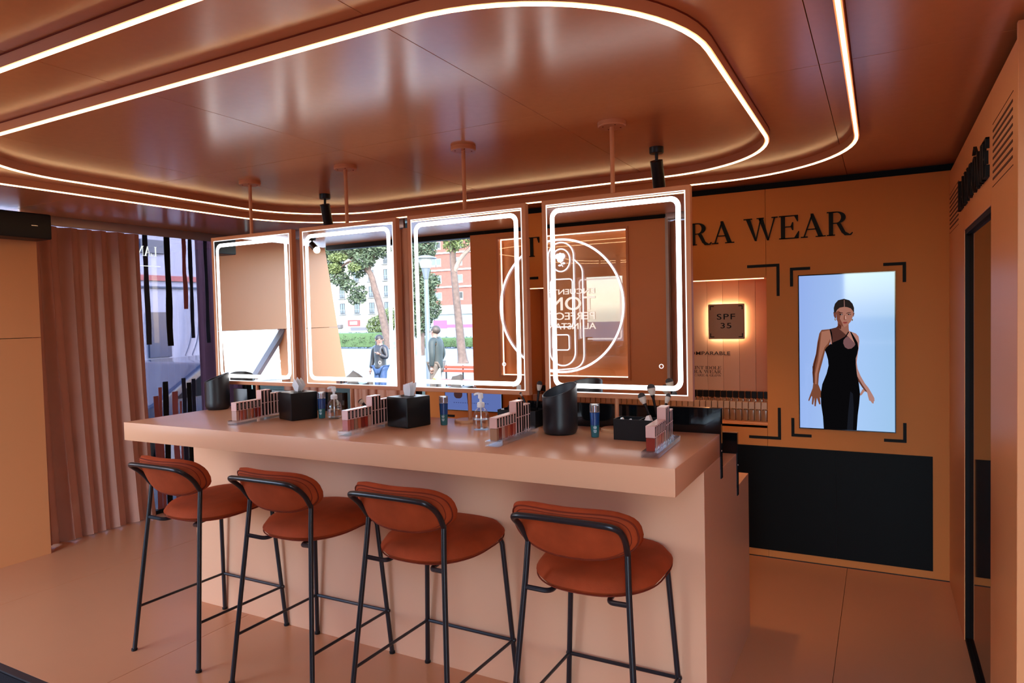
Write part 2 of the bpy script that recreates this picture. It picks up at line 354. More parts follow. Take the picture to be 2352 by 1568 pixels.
# back wall built of panels round the display recess
wb = bpy.data.objects.new('wall_back', None); COL.objects.link(wb); wb['kind'] = 'structure'; wb.location = (0, YB, 0)
WT = 2.375; RX0, RX1, RZ0, RZ1 = -2.385, -0.648, 0.862, 1.815
def wp(x0, x1, z0, z1, y0=YB, y1=YB + .04, m=M_wallb, name='wall_panel'): return box_at(name, x0 + .001, x1 - .001, y0, y1, z0 + .001, z1 - .001, m, wb, bev=.0008, seg=1, smooth=0)
wp(-3.34, RX0, 0, WT); wp(RX0, RX1, 0, RZ0); wp(RX0, RX1, RZ1, WT); wp(RX1, XR + .05, 0, WT)
box_at('shadow_gap_strip', -3.42, XR + .1, YB + .05, YB + .08, WT - .02, CZ, M_blackm, wb, smooth=0)
box_at('wall_core', -3.42, 1.3, YB + .34, YB + .40, 0, CZ, M_blackm, wb, smooth=0)
box_at('wall_core', -3.34, -3.32, YB + .04, YB + .34, 0, CZ, M_wall, wb, smooth=0)
# recess box
YR = YB + .27
box_at('recess_side', RX0 - .02, RX0, YB + .04, YR, RZ0 - .02, RZ1 + .02, M_wall, wb, smooth=0)
box_at('recess_side', RX1, RX1 + .02, YB + .04, YR, RZ0 - .02, RZ1 + .02, M_wall, wb, smooth=0)
box_at('recess_top', RX0, RX1, YB + .04, YR, RZ1, RZ1 + .02, M_wall, wb, smooth=0)
box_at('recess_ledge', RX0, RX1, YB + .0, YR, RZ0 - .02, RZ0, M_wall, wb, smooth=0, bev=.002)
box_at('recess_light', RX0 + .02, RX1 - .02, YB + .045, YB + .050, RZ1 - .005, RZ1 - .0005, emis('recess_led', (1, .58, .25, 1), 2.5), wb, smooth=0)
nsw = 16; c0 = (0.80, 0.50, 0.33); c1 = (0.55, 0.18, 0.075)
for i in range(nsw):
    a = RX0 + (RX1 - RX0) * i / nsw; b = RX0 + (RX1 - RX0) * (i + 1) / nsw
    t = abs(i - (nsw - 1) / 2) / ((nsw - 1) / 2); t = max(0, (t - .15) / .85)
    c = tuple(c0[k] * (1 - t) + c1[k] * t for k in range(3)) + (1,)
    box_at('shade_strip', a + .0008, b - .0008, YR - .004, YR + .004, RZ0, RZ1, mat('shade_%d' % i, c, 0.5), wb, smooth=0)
# stepped shelf
box_at('display_step', RX0 + .001, RX1 - .001, YB + .13, YR - .004, RZ0 + .0005, RZ0 + .105, M_wall, wb, smooth=0, bev=.001)
box_at('display_step', RX0 + .001, RX1 - .001, YB + .03, YB + .13, RZ0 + .0005, RZ0 + .012, M_wall, wb, smooth=0, bev=.001)
# black cupboard fronts below
box_at('cupboard_backing', -3.30, .262, YB - .003, YB + .001, .052, .728, M_blackm, wb, smooth=0)
for a, b in ((-3.30, -2.29), (-2.285, -1.27), (-1.265, -0.252), (-0.248, 0.262)):
    box_at('cupboard_panel', a, b, YB - .006, YB + .002, .052, .728, mat('black_cupboard_laminate', (.003, .003, .003, 1), .5, spec=.12), wb, smooth=0, bev=.001)
box_at('baseboard', -3.42, XR, YB - .002, YB + .002, 0, .006, mat('shadow_gap', (.02, .01, .008, 1), .7), wb, smooth=0)
# corner marks
def mark(px, pz, sx, sz, lx, lz, w, mname='corner_mark', y=YB, par=wb, n=(0, -1, 0), d=.004):
    b = MB(); P = [(0, 0), (sx * lx, 0), (sx * lx, -sz * w), (sx * w, -sz * w), (sx * w, -sz * lz), (0, -sz * lz)]
    b.prism(P, (px, y, pz), (1, 0, 0), (0, 0, 1), n, d); obj(mname, b, M_blackm, par, smooth=0)
for cx_, sx in ((-0.567, -1), (-2.466, 1)):
    mark(cx_, 1.898, sx, 1, .196, .205, .018); mark(cx_, .774, sx, -1, .196, .205, .018)
for x0, x1 in ((-0.505, 0.130), (-3.170, -2.535)):
    for cx_, sx in ((x0, 1), (x1, -1)):
        mark(cx_, 1.868, sx, 1, .118, .118, .018); mark(cx_, .800, sx, -1, .118, .118, .018)
# back wall sign
sg = thing('wall_sign', 'large black serif lettering TEINT IDOLE ULTRA WEAR across the back wall', 'sign', (-1.52, YB, 2.05))
SZ = 0.145; txt = 'TEINT IDOLE ULTRA WEAR'
wtot = text_width(txt) * SZ; wxs = 2.70 / wtot
serif_text(txt, (-0.152 - 2.70, YB, 2.050), (1, 0, 0), (0, 0, 1), (0, -1, 0), SZ, .010, M_blackm, sg, wx=wxs)

# SPF plaque
pl = thing('halo_plaque', 'square bronze mirror plaque reading SPF 35 with glowing halo edge in the recess', 'sign', (-.945, YR - .03, 1.41))
PX0, PX1, PZ0, PZ1 = -1.066, -.822, 1.412, 1.655
b = MB(); b.prism(rrect(PX0, PX1, PZ0, PZ1, .006, 3), (0, YR - .040, 0), (1, 0, 0), (0, 0, 1), (0, 1, 0), .006); obj('plate', b, mat('bronze_mirror', (.40, .25, .17, 1), .12, metal=.2), pl, smooth=0)
b = MB(); b.box(PX0 + .008, PX1 - .008, YR - .033, YR - .012, PZ0 + .008, PZ1 - .008); obj('halo_light', b, M_halo, pl, smooth=0)
for px, pz, sx, sz in ((PX0 + .012, PZ1 - .012, 1, 1), (PX1 - .012, PZ1 - .012, -1, 1), (PX0 + .012, PZ0 + .012, 1, -1), (PX1 - .012, PZ0 + .012, -1, -1)):
    mark(px, pz, sx, sz, .028, .028, .006, y=YR - .0402, par=pl, d=.001)
sans_mesh('SPF', (-.946, YR - .0402, 1.548), (1, 0, 0), (0, 0, 1), (0, -1, 0), .040, .001, M_blackm, pl, wx=1.45, align='CENTER', bold=.006, spacing=1.15)
sans_mesh('35', (-.946, YR - .0402, 1.487), (1, 0, 0), (0, 0, 1), (0, -1, 0), .038, .001, M_blackm, pl, wx=1.45, align='CENTER', bold=.006, spacing=1.12)
M_dk = mat('dark_brown_print', (.035, .012, .006, 1), .6)
sans_mesh('INCOMPARABLE', (-.925, YR - .0042, 1.299), (1, 0, 0), (0, 0, 1), (0, -1, 0), .026, .001, M_dk, wb, wx=1.4, align='RIGHT', bold=.006, name='recess_lettering')
for t_, z, s_, w_ in (('TEINT IDOLE', 1.197, .023, 1.25), ('ULTRA WEAR', 1.169, .023, 1.3), ('CARE & GLOW', 1.147, .015, 1.35)):
    ww = text_width(t_) * s_ * w_
    serif_text(t_, (-.988 - ww, YR - .0042, z), (1, 0, 0), (0, 0, 1), (0, -1, 0), s_, .001, M_dk, wb, wx=w_, joined=True, name='recess_lettering')

# right wall block with door
wr = bpy.data.objects.new('wall_right', None); COL.objects.link(wr); wr['kind'] = 'structure'; wr.location = (XR, 3.4, 0)
DY0, DY1, DZ1 = 2.968, 3.86, 1.955
def rp(y0, y1, z0, z1): return box_at('wall_panel', XR, XR + .04, y0 + .001, y1 - .001, z0 + .001, z1 - .001, M_wall, wr, bev=.0008, seg=1, smooth=0)
rp(DY1, YB, 0, 2.36); rp(2.43, DY0, 0, 2.36); rp(DY0, DY1, DZ1, 2.36)
box_at('wall_core', XR + .14, 1.30, 2.43, YB + .34, 0, CZ, M_blackm, wr, smooth=0)
box_at('wall_core', XR + .04, XR + .14, DY1, YB + .34, 0, CZ, M_blackm, wr, smooth=0)
box_at('wall_core', XR + .04, XR + .14, 2.43, DY0, 0, CZ, M_blackm, wr, smooth=0)
box_at('wall_core', XR + .04, XR + .14, DY0, DY1, DZ1 + .04, CZ, M_blackm, wr, smooth=0)
box_at('wall_end_panel', XR - .002, 1.30, 2.41, 2.43, 0, 2.40, M_wall, wr, smooth=0, bev=.002)
dr = thing('door_1', 'dark glazed door in a black frame in the right wall', 'door', (XR + .06, 3.4, 0)); dr['kind'] = 'structure'; del dr['category']
b = MB(); 
for bx in ((DY0, DY0 + .02, .0, DZ1), (DY1 - .02, DY1, .0, DZ1), (DY0, DY1, DZ1 - .02, DZ1), (DY0, DY1, 0, .02)): b.box(XR + .004, XR + .045, bx[0], bx[1], bx[2], bx[3])
obj('door_frame', b, M_blackm, dr, bev=.002)
b = MB(); b.box(XR + .02, XR + .028, DY0 + .02, DY1 - .02, .02, DZ1 - .02); obj('glass', b, mat('smoked_glass', (.03, .012, .009, 1), .04, spec=.8), dr, smooth=0)
# vents
for y0, y1 in ((4.11, 4.62), (2.50, 2.925)):
    v = thing('wall_vent', 'slotted air vent high on the right wall %s' % ('beside the corner with the back wall' if y0 > 4 else 'nearest the camera, beside the last letter'), 'vent', (XR, (y0 + y1) / 2, 2.03))
    for k in range(8):
        z = 2.035 + k * .0235
        b = MB(); b.box(XR - .0015, XR + .003, y0 + .01, y1 - .01, z, z + .008); obj('slot', b, mat('vent_slot', (.07, .015, .006, 1), .8), v, smooth=0)
    for z in (2.012, 2.228):
        b = MB(); b.box(XR - .001, XR + .003, y0, y1, z, z + .0025); obj('panel_joint', b, mat('vent_slot', (.07, .015, .006, 1), .8), v, smooth=0)
sg = thing('wall_sign', 'raised black brand lettering above the dark door on the right wall', 'sign', (XR, 3.5, 2.06))
wtot = text_width('LANCÔME') * .14
serif_text('LANCÔME', (XR, 4.03, 2.063), (0, -1, 0), (0, 0, 1), (-1, 0, 0), .142, .012, M_blackm, sg, wx=1.02 / wtot)

# left wall
wlft = bpy.data.objects.new('wall_left', None); COL.objects.link(wlft); wlft['kind'] = 'structure'; wlft.location = (XL, 1.5, 0)
JZ = 1.535
box_at('wall_core', XL - .135, XL - .118, -.05, 2.67, 1.533, 1.60, M_blackm, wlft, smooth=0)
def lpan(pts, name='wall_panel'):
    b = MB(); b.prism(pts, (XL, 0, 0), (0, 1, 0), (0, 0, 1), (-1, 0, 0), .12); return obj(name, b, M_wall, wlft, smooth=0, bev=.001, seg=1)
lpan([(-.055, JZ + .002), (2.67, JZ + .002), (2.67, CZ - .04), (.10, CZ - .04)])
lpan([(-.34, 0), (.58, 0), (.68, JZ - .002), (-.058, JZ - .002)])
lpan([(1.36, 0), (2.67, 0), (2.67, JZ - .002), (1.43, JZ - .002)])
lpan([(.581, 0), (1.359, 0), (1.385, .85), (.635, .85)])
b = MB(); b.tube([(XL - .05, .66, JZ), (XL - .6, .95, .6)], .045, 6); obj('awning_strut', b, mat('grey_metal', (.3, .33, .36, 1), .5), wlft)
b = MB(); b.prism(rrect(1.06, 1.33, 1.055, 1.085, .014, 5), (XL - .09, 0, 0), (0, 1, 0), (0, 0, 1), (1, 0, 0), .06)
tag(obj('tray', b, M_black, None), 'slim black tray lying on the sill of the open hatch, mirrored at left', 'tray')
box_at('hatch_sill', XL - .14, XL + .0, .64, 1.38, 1.035, 1.054, M_white, wlft, smooth=0)
o = thing('air_curtain', 'long black air unit above the left wall panel', 'heater', (XL + .1, 2.0, 2.20))
b = MB(); b.box(XL + .002, XL + .19, 1.40, 2.675, 2.205, 2.375); obj('casing', b, M_black, o, bev=.012, seg=3)
b = MB(); b.box(XL + .19, XL + .192, 2.545, 2.585, 2.288, 2.293); obj('badge', b, M_chrome, o, smooth=0)
# front facade wall with neon recess
FX0, FX1 = -3.45, -1.565; NX0, NX1, NZ0, NZ1 = -3.142, -1.90, 1.058, 2.325
wf = bpy.data.objects.new('wall_front', None); COL.objects.link(wf); wf['kind'] = 'structure'; wf.location = ((FX0 + FX1) / 2, -.05, 0)
for x0, x1, z0, z1 in ((FX0, NX0, 0, 2.385), (NX1, FX1, 0, 2.385), (NX0, NX1, 0, NZ0), (NX0, NX1, NZ1, 2.385)):
    box_at('wall_panel', x0, x1, -.12, 0, z0, z1, M_wall, wf, smooth=0)
box_at('recess_back', NX0, NX1, -.13, -.10, NZ0, NZ1, M_wall, wf, smooth=0)
for x0, x1, z0, z1 in ((NX0 - .02, NX0, NZ0 - .02, NZ1 + .02), (NX1, NX1 + .02, NZ0 - .02, NZ1 + .02), (NX0, NX1, NZ0 - .02, NZ0), (NX0, NX1, NZ1, NZ1 + .02)):
    box_at('recess_frame', x0, x1, 0, .012, z0, z1, M_frame, wf, smooth=0)
for x0, x1, z0, z1 in ((NX0, NX0 + .006, NZ0, NZ1), (NX1 - .006, NX1, NZ0, NZ1), (NX0, NX1, NZ0, NZ0 + .006), (NX0, NX1, NZ1 - .006, NZ1)):
    box_at('recess_light', x0, x1, -.05, -.04, z0, z1, M_warmled, wf, smooth=0)
M_clear = thin_glass('clear_pane', (.96, .96, .96, 1))
ns = thing('neon_sign', 'neon sign of a circle and foundation bottle on glass with white slogan, mirrored', 'sign', (-2.5, 0, 1.05))
b = MB(); b.box(NX0 + .001, NX1 - .001, -.006, -.001, NZ0 + .001, NZ1 - .001); obj('glass_pane', b, M_clear, ns, smooth=0)
def neon(P, r=.008, closed=True, name='neon_tube'):
    b = MB(); b.tube([(p[0], .012 + (p[2] if len(p) > 2 else 0), p[1]) for p in P], r, 8, closed=closed); return obj(name, b, M_neon, ns)
neon([(-2.528 + .598 * math.cos(a * PI / 36), 1.687 + .590 * math.sin(a * PI / 36)) for a in range(72)], .0095)
neon(rrect(-2.628, -2.382, 1.155, 2.25, .122, 12), .006)
neon(fillet([(-2.375, .0 + 2.09, 0), (-2.30, 2.02, 0), (-2.30, 1.14, 0), (-2.62, 1.11, 0), (-2.72, 1.14, 0), (-2.72, 2.02, 0), (-2.635, 2.09, 0)], .12, 8), .0055, closed=False)
neon([(-2.505 + .088 * math.cos(a * PI / 16), 2.093 + .100 * math.sin(a * PI / 16)) for a in range(32)], .0055)
neon(rrect(-2.610, -2.398, 1.50, 1.925, .03, 5), .005); neon(rrect(-2.60, -2.44, 1.295, 1.43, .02, 5), .005)
# rose
b = MB()
for cx_, cz_, rx, rz in ((-2.51, 2.118, .026, .03), (-2.535, 2.128, .022, .026), (-2.485, 2.128, .022, .026), (-2.51, 2.14, .02, .02), (-2.51, 2.095, .03, .02)):
    b.sphere((cx_, .012, cz_), (rx, .004, rz), 12, 8)
b.tube([(-2.51, .012, 2.09), (-2.50, .012, 2.06), (-2.485, .012, 2.035)], .003, 6); b.sphere((-2.478, .012, 2.065), (.016, .003, .009), 10, 6); b.sphere((-2.515, .012, 2.048), (.016, .003, .008), 10, 6)
obj('rose', b, M_neon, ns)
M_wlet = emis('white_lettering_glow', (1.0, .80, .68, 1), .5)  # painted slogan given a weak glow so it reads as lit
for t_, z, s_, w_ in (('ENCUENTRA', 1.790, .048, 1.35), ('TONO', 1.650, .120, 1.25), ('PERFECTO', 1.565, .066, 1.25), ('AL INSTANTE', 1.480, .056, 1.2)):
    sans_mesh(t_, (-2.187, .001, z), (-1, 0, 0), (0, 0, 1), (0, 1, 0), s_, .004, M_wlet, ns, wx=w_, bold=.008)
box_at('wall_core', -5.3, 1.40, -.11, -.02, 2.37, CZ, M_blackm, wf, smooth=0)
box_at('trim_2', -1.56, .62, -.10, .0, 2.365, CZ, mat('pale_grey_jamb', (.5, .48, .5, 1), .4), None, smooth=0)['kind'] = 'structure'
# front right curtain and jamb, far right wall
box_at('trim_1', -1.56, -1.535, -.06, .02, 0, 2.39, mat('pale_grey_jamb', (.5, .48, .5, 1), .4), None, smooth=0)['kind'] = 'structure'
box_at('wall_front_right_added', .50, 1.40, -.12, 0, 0, CZ, M_wall, None, smooth=0)['kind'] = 'structure'  # unseen panel added to narrow the opening and dim the rear right
box_at('wall_outer', 1.32, 1.40, -.12, 5.06, 0, CZ, M_wall, None, smooth=0)['kind'] = 'structure'

def curtain(name, P, z0, z1, lam, amp, seed, flare=1.0, label=None, group=None, gath=1.0, m=None):
    rnd = random.Random(seed); P = [Vector(p) for p in P]; L = [0]
    for i in range(1, len(P)): L.append(L[-1] + (P[i] - P[i - 1]).length)
    T = L[-1]; ns_ = int(T / lam * 18); nz = 26; vs = []; fs = []
    ph = [rnd.uniform(-.5, .5) for _ in range(40)]
    for j in range(nz + 1):
        z = z1 + (z0 - z1) * j / nz; tz = j / nz
        for i in range(ns_ + 1):
            s_ = T * i / ns_; k = 0
            while k < len(L) - 2 and s_ > L[k + 1]: k += 1
            t = (s_ - L[k]) / (L[k + 1] - L[k]); p = P[k].lerp(P[k + 1], t); tg = (P[k + 1] - P[k]).normalized(); nr = Vector((tg.y, -tg.x, 0))
            u = s_ / lam; a = 2 * PI * u + .9 * math.sin(u * 1.7 + ph[0] * 6 + tz * 1.2) + .5 * math.sin(u * .63 + ph[1] * 9 - tz * 1.5)
            A = amp * (.55 + .45 * math.sin(u * .9 + ph[2] * 5) ** 2) * (.8 + .5 * tz * flare)
            off = A * (math.sin(a) + .25 * math.sin(2 * a + .6))
            side = .35 * A * math.sin(2 * a + 1.1) + .02 * flare * tz * tz * math.sin(u * .5)
            q = p + nr * off + tg * side + tg * (.10 * flare * max(0, flare - .6) * tz * tz * s_ / T)
            zz = z + (.012 * math.sin(a) * tz * tz if j == nz else 0)
            vs.append((q.x, q.y, max(zz, .004)))
    for j in range(nz):
        for i in range(ns_):
            a = j * (ns_ + 1) + i; fs.append((a, a + 1, a + ns_ + 2, a + ns_ + 1))
    mb = MB(); mb.add(vs, fs); o = obj(name, mb, m or M_curtain, None, smooth=180)
    tag(o, label, 'curtain', group); return o
curtain('curtain', [(-5.36, 2.60, 0), (-5.34, 3.53, 0)], .01, 2.345, .118, .040, 3, 1.2, 'brown satin curtain hanging beside the left wall panel')
curtain('curtain', [(-4.82, 4.55, 0), (-4.25, 4.55, 0)], .01, 2.345, .10, .030, 5, .5, 'brown curtain behind the gap between the first and second mirrors')
curtain('curtain', [(-4.05, 4.55, 0), (-3.35, 4.55, 0)], .01, 2.345, .10, .030, 6, .5, 'brown curtain against the left end of the back wall')
curtain('curtain', [(-1.555, -.03, 0), (-.40, -.03, 0)], .01, 2.36, .10, .030, 9, .3, 'brown curtain seen in the right mirror beside the neon wall')  # unseen part drawn further across the opening to cut daylight
curtain('curtain', [(-5.56, 4.19, 0), (-5.56, 4.72, 0)], .03, 2.40, .16, .040, 11, .3, 'plum curtain hanging outside the printed window', m=translucent('plum_curtain', (.30, .13, .16, 1)))
# rails
for pts, lab in (([(-5.36, 2.66, 2.362), (-5.36, 4.55, 2.362)], 'ceiling curtain rail along the left window'), ([(-5.30, 4.55, 2.362), (-3.44, 4.55, 2.362)], 'ceiling curtain rail along the back window'), ([(-1.53, .02, 2.385), (1.2, .02, 2.385)], 'ceiling curtain rail by the entrance, seen in the right mirror')):
    b = MB(); (x0, y0, z), (x1, y1, _) = pts; b.box(min(x0, x1) - .012, max(x0, x1) + .012, min(y0, y1) - .012, max(y0, y1) + .012, z - .012, z + .058 if z < 2.37 else z + .035)
    tag(obj('curtain_rail', b, M_steel, None, bev=.003), lab, 'curtain rail')

# left printed window
w1 = bpy.data.objects.new('window_1', None); COL.objects.link(w1); w1['kind'] = 'structure'; w1.location = (-5.44, 3.7, 0)
M_blue = thin_glass('blue_tinted_pane', (.40, .395, .435, 1))
box_at('glass', -5.445, -5.437, 2.70, 4.68, .02, CZ - .01, M_blue, w1, smooth=0)
box_at('window_frame', -5.47, -5.41, 4.60, 4.66, 0, CZ, M_blackm, w1, smooth=0); box_at('window_frame', -5.47, -5.41, 2.67, 4.66, 0, .03, M_blackm, w1, smooth=0)
M_navy = mat('navy_strip', (.006, .010, .03, 1), .5); M_pinks = mat('rose_strip', (.30, .085, .085, 1), .6)
def bar(y0, y1, z0, z1, m, x=-5.436, seed=0):
    b = MB(); rnd = random.Random(seed); n = 6; pts = []
    for k in range(n + 1): pts.append((y1 + (rnd.uniform(-.006, .006) if 0 < k < n else 0), z0 + (z1 - z0) * k / n))
    for k in range(n, -1, -1): pts.append((y0 + (rnd.uniform(-.006, .006) if 0 < k < n else 0), z0 + (z1 - z0) * k / n))
    b.prism(pts, (x, 0, 0), (0, 1, 0), (0, 0, 1), (1, 0, 0), .003); obj('printed_strip', b, m, w1, smooth=0)
YO = .03
for i, (y0, y1, z0, z1, m) in enumerate(((3.58, 3.625, 1.44, 2.39, M_navy), (3.775, 3.83, 1.42, 2.39, M_blackm), (3.945, 3.985, 1.74, 2.39, M_pinks), (4.01, 4.045, 1.48, 2.39, M_navy), (4.165, 4.205, 1.43, 2.39, M_navy),
        (3.62, 3.665, .03, 1.00, M_pinks), (3.668, 3.70, .03, 1.07, M_pinks), (3.71, 3.76, .03, 1.115, M_blackm), (3.795, 3.85, .03, 1.02, M_pinks), (3.865, 3.885, .03, .93, M_pinks), (3.89, 3.93, .03, 1.13, M_navy), (3.94, 3.985, .03, 1.085, M_blackm), (3.99, 4.03, .03, 1.115, M_navy))):
    bar(y0 + YO, y1 + YO, z0, z1, m, seed=i)
M_wp = emis('white_print_glow', (.95, 1, .95, 1), .45)  # window print made to glow so it reads bright white
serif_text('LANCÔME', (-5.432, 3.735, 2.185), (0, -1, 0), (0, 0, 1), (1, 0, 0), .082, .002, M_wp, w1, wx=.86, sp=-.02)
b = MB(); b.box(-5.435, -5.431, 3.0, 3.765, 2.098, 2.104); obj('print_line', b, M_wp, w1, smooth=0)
w2 = bpy.data.objects.new('window_2', None); COL.objects.link(w2); w2['kind'] = 'structure'; w2.location = (-4.4, 4.70, 0)
box_at('glass', -5.40, -3.44, 4.69, 4.698, .02, CZ - .01, thin_glass('grey_tinted_pane', (.35, .35, .36, 1)), w2, smooth=0)
for x in (-5.41, -3.47): box_at('window_frame', x, x + .05, 4.67, 4.72, 0, CZ, M_blackm, w2, smooth=0)

# ------------------------------------------------------------------ ceiling light loops
def loop(x0, x1, y0, y1, r, lab):
    t = thing('ceiling_light', lab, 'light', ((x0 + x1) / 2, (y0 + y1) / 2, CZ - .11))
    P = [(p[0], p[1], 0) for p in rrect(x0, x1, y0, y1, r, 16)]
    zb = 2.382
    b = MB(); b.sweep(P, [(.000, zb), (.022, zb), (.022, CZ), (.000, CZ)]); obj('fascia', b, M_fascia, t, smooth=50)
    b = MB(); b.sweep(P, [(.0165, zb - .0055), (.0165, zb), (.0055, zb), (.0055, zb - .0055), (.011, zb - .0065)]); obj('light_strip', b, M_strip, t, smooth=60)
    b = MB(); b.sweep(P, [(.0222, CZ - .004), (.0245, CZ - .004), (.0245, CZ), (.0222, CZ)]); obj('shadow_gap', b, M_piping, t, smooth=50)
loop(-3.80, -.462, 1.49, 3.89, .62, 'inner rounded loop of strip light on a copper rim above the mirrors')
loop(-4.15, -.105, 1.135, 4.235, .74, 'outer rounded loop of strip light on a copper rim around the inner one')

# spotlights
def spot(x, y, aim, lab, en):
    t = thing('spotlight', lab, 'spotlight', (x, y, CZ - .2))
    b = MB(); b.lathe([(0, CZ - .030), (.033, CZ - .030), (.035, CZ - .026), (.035, CZ), (0, CZ)], (x, y, 0), 24); obj('base', b, M_black, t)
    b = MB(); b.tube([(x, y, CZ - .03), (x, y, CZ - .075)], .008, 10); obj('stem', b, M_black, t)
    d = Vector(aim).normalized(); p0 = Vector((x, y, CZ - .075)); 
    b = MB(); b.tube([p0 - d * .01, p0 + d * .16, p0 + d * .16, p0 + d * .15], [.031, .031, .026, .024], 24); obj('barrel', b, M_black, t)
    b = MB(); b.tube([p0 + d * .150, p0 + d * .153], .023, 20); obj('lens', b, emis('spot_lens', (1, .9, .75, 1), 3), t)
    l = bpy.data.lights.new('spot_lamp', 'SPOT'); l.energy = en; l.spot_size = math.radians(75); l.spot_blend = .6; l.shadow_soft_size = .03; l.color = (1, .55, .22)
    lo = bpy.data.objects.new('spot_lamp', l); COL.objects.link(lo); lo.parent = t; lo.location = (p0 + d * .17) - wloc(t); lo.rotation_euler = (-d).to_track_quat('Z', 'Y').to_euler()
spot(-.975, 3.36, (-.02, .42, -1), 'black cylinder spotlight on the ceiling behind the right mirror', 13)
spot(-3.16, 3.36, (-.12, .35, -1), 'black cylinder spotlight on the ceiling behind the second mirror from the left', 10)
spot(-4.87, .62, (.75, .45, -.35), 'black spotlight by the left wall, visible inside the second mirror', 9)

# ------------------------------------------------------------------ counter
CX0, CX1 = -3.483, -.585
ct = thing('makeup_counter', 'long peach makeup counter with thick top, overhang and stepped back', 'counter', (-2.03, 2.8, 0))
b = MB(); b.box(CX0, CX1, 2.168, 2.862, 1.006, 1.10); obj('countertop', b, M_ctop, ct, bev=.0025)
b = MB(); b.prism([(2.571, 0), (3.53, 0), (3.53, .796), (3.2155, .796), (3.2155, .952), (2.862, .952), (2.862, 1.0055), (2.571, 1.0055)], (CX0, 0, 0), (0, 1, 0), (0, 0, 1), (1, 0, 0), CX1 - CX0); obj('stepped_base', b, M_counter, ct, bev=.0012, smooth=0)
n_ = 0
for x0, x1 in ((-1.47, CX1 + .002), (CX0 - .002, -2.60)):
    for y, z0, z1 in ((2.863, .953, 1.205), (3.217, .797, 1.047)):
        b = MB(); b.box(x0, x1 + .003 * (x1 > -1), y, y + .028, z0 - .039, z1); obj('black_screen', b, M_blackg, ct, bev=.001, seg=1)
for (x, y, z) in ((CX1 + .002, 2.868, 1.03), (CX1 + .002, 3.222, .90)):
    b = MB(); b.tube([(x, y, z), (x + .006, y, z)], .004, 10); obj('screw', b, M_chrome, ct)
# display tiles on the black screen face (price labels reflected white)

# ------------------------------------------------------------------ mirrors
def mirror(x0, lab, plate_y=2.815):
    w = .666; x1 = x0 + w; z0, z1 = 1.238, 2.118; xc = (x0 + x1) / 2
    t = thing('vanity_mirror', lab, 'mirror', (xc, 2.815, 1.1), 'lit vanity mirrors in a row above the counter')
    F = .020; b = MB()
    out = rect(x0, x1, z0, z1); inn = rect(x0 + F, x1 - F, z0 + F, z1 - F); y0, y1 = 2.800, 2.832
    def ringbox(b, A, B, y0, y1):
        k = len(A); vs = [(p[0], y0, p[1]) for p in A] + [(p[0], y0, p[1]) for p in B] + [(p[0], y1, p[1]) for p in A] + [(p[0], y1, p[1]) for p in B]
        fs = []
        for i in range(k):
            j = (i + 1) % k
            fs += [(i, j, k + j, k + i), (2 * k + i, 3 * k + i, 3 * k + j, 2 * k + j), (i, 2 * k + i, 2 * k + j, j), (k + i, k + j, 3 * k + j, 3 * k + i)]
        b.add(vs, fs)
    ringbox(b, out, inn, y0, y1); obj('frame', b, M_frame, t, smooth=0, bev=.0012, seg=1)
    b = MB(); b.box(x0 + F - .002, x1 - F + .002, 2.8185, 2.829, z0 + F - .002, z1 - F + .002); obj('back_board', b, M_frame, t, smooth=0)
    b = MB(); b.box(x0 + F - .001, x1 - F + .001, 2.8022, 2.8182, z0 + F - .001, z1 - F + .001); obj('mirror_glass', b, M_mirror, t, smooth=0)
    b = MB(); ringbox(b, rect(x0 + F + .0005, x1 - F - .0005, z0 + F + .0005, z1 - F - .0005), rect(x0 + F + .0045, x1 - F - .0045, z0 + F + .0045, z1 - F - .0045), 2.8014, 2.8022); obj('edge_line', b, M_line, t, smooth=0)
    I = .040; b = MB(); ringbox(b, rrect(x0 + I, x1 - I, z0 + I, z1 - I, .042, 8), rrect(x0 + I + .0205, x1 - I - .0205, z0 + I + .0205, z1 - I - .0205, .024, 8), 2.8010, 2.8022); obj('light_band', b, M_band, t, smooth=0)
    b = MB(); cx_ = x1 - .130; cz_ = 1.380
    ringbox(b, [(cx_ + .0095 * math.cos(a * PI / 12), cz_ + .0095 * math.sin(a * PI / 12)) for a in range(24)], [(cx_ + .007 * math.cos(a * PI / 12), cz_ + .007 * math.sin(a * PI / 12)) for a in range(24)], 2.8012, 2.8022); obj('touch_button', b, M_line, t, smooth=0)
    b = MB(); b.tube([(xc, 2.816, z1 - .001), (xc, 2.816, CZ - .018)], .0095, 14); obj('pole', b, M_frame, t)
    b = MB(); b.tube([(xc, 2.816, 1.112), (xc, 2.816, z0 + .001)], .0095, 14); obj('pole', b, M_frame, t)
    b = MB(); b.lathe([(0, CZ - .020), (.056, CZ - .020), (.060, CZ - .016), (.060, CZ), (0, CZ)], (xc, 2.816, 0), 36); p = obj('ceiling_plate', b, M_frame, t)
    for a in (40, 130, 220, 310):
        b = MB(); b.tube([(xc + .04 * math.cos(math.radians(a)), 2.816 + .04 * math.sin(math.radians(a)), CZ - .0215), (xc + .04 * math.cos(math.radians(a)), 2.816 + .04 * math.sin(math.radians(a)), CZ - .019)], .0035, 8); obj('screw', b, M_piping, p)
    b = MB(); b.lathe([(0, 1.1005), (.060, 1.1005), (.060, 1.110), (.056, 1.114), (0, 1.114)], (xc, 2.816 - .03, 0), 36); obj('counter_disc', b, mat('wood_disc', (.55, .28, .14, 1), .4), t)
mirror(-3.555, 'leftmost lit vanity mirror, reflecting peach wall and a white opening')
mirror(-2.830, 'second lit vanity mirror from left, reflecting a pine and a woman')
mirror(-2.092, 'third lit vanity mirror from left, reflecting a street lamp and a man in green')
mirror(-1.343, 'rightmost lit vanity mirror, reflecting the neon sign')

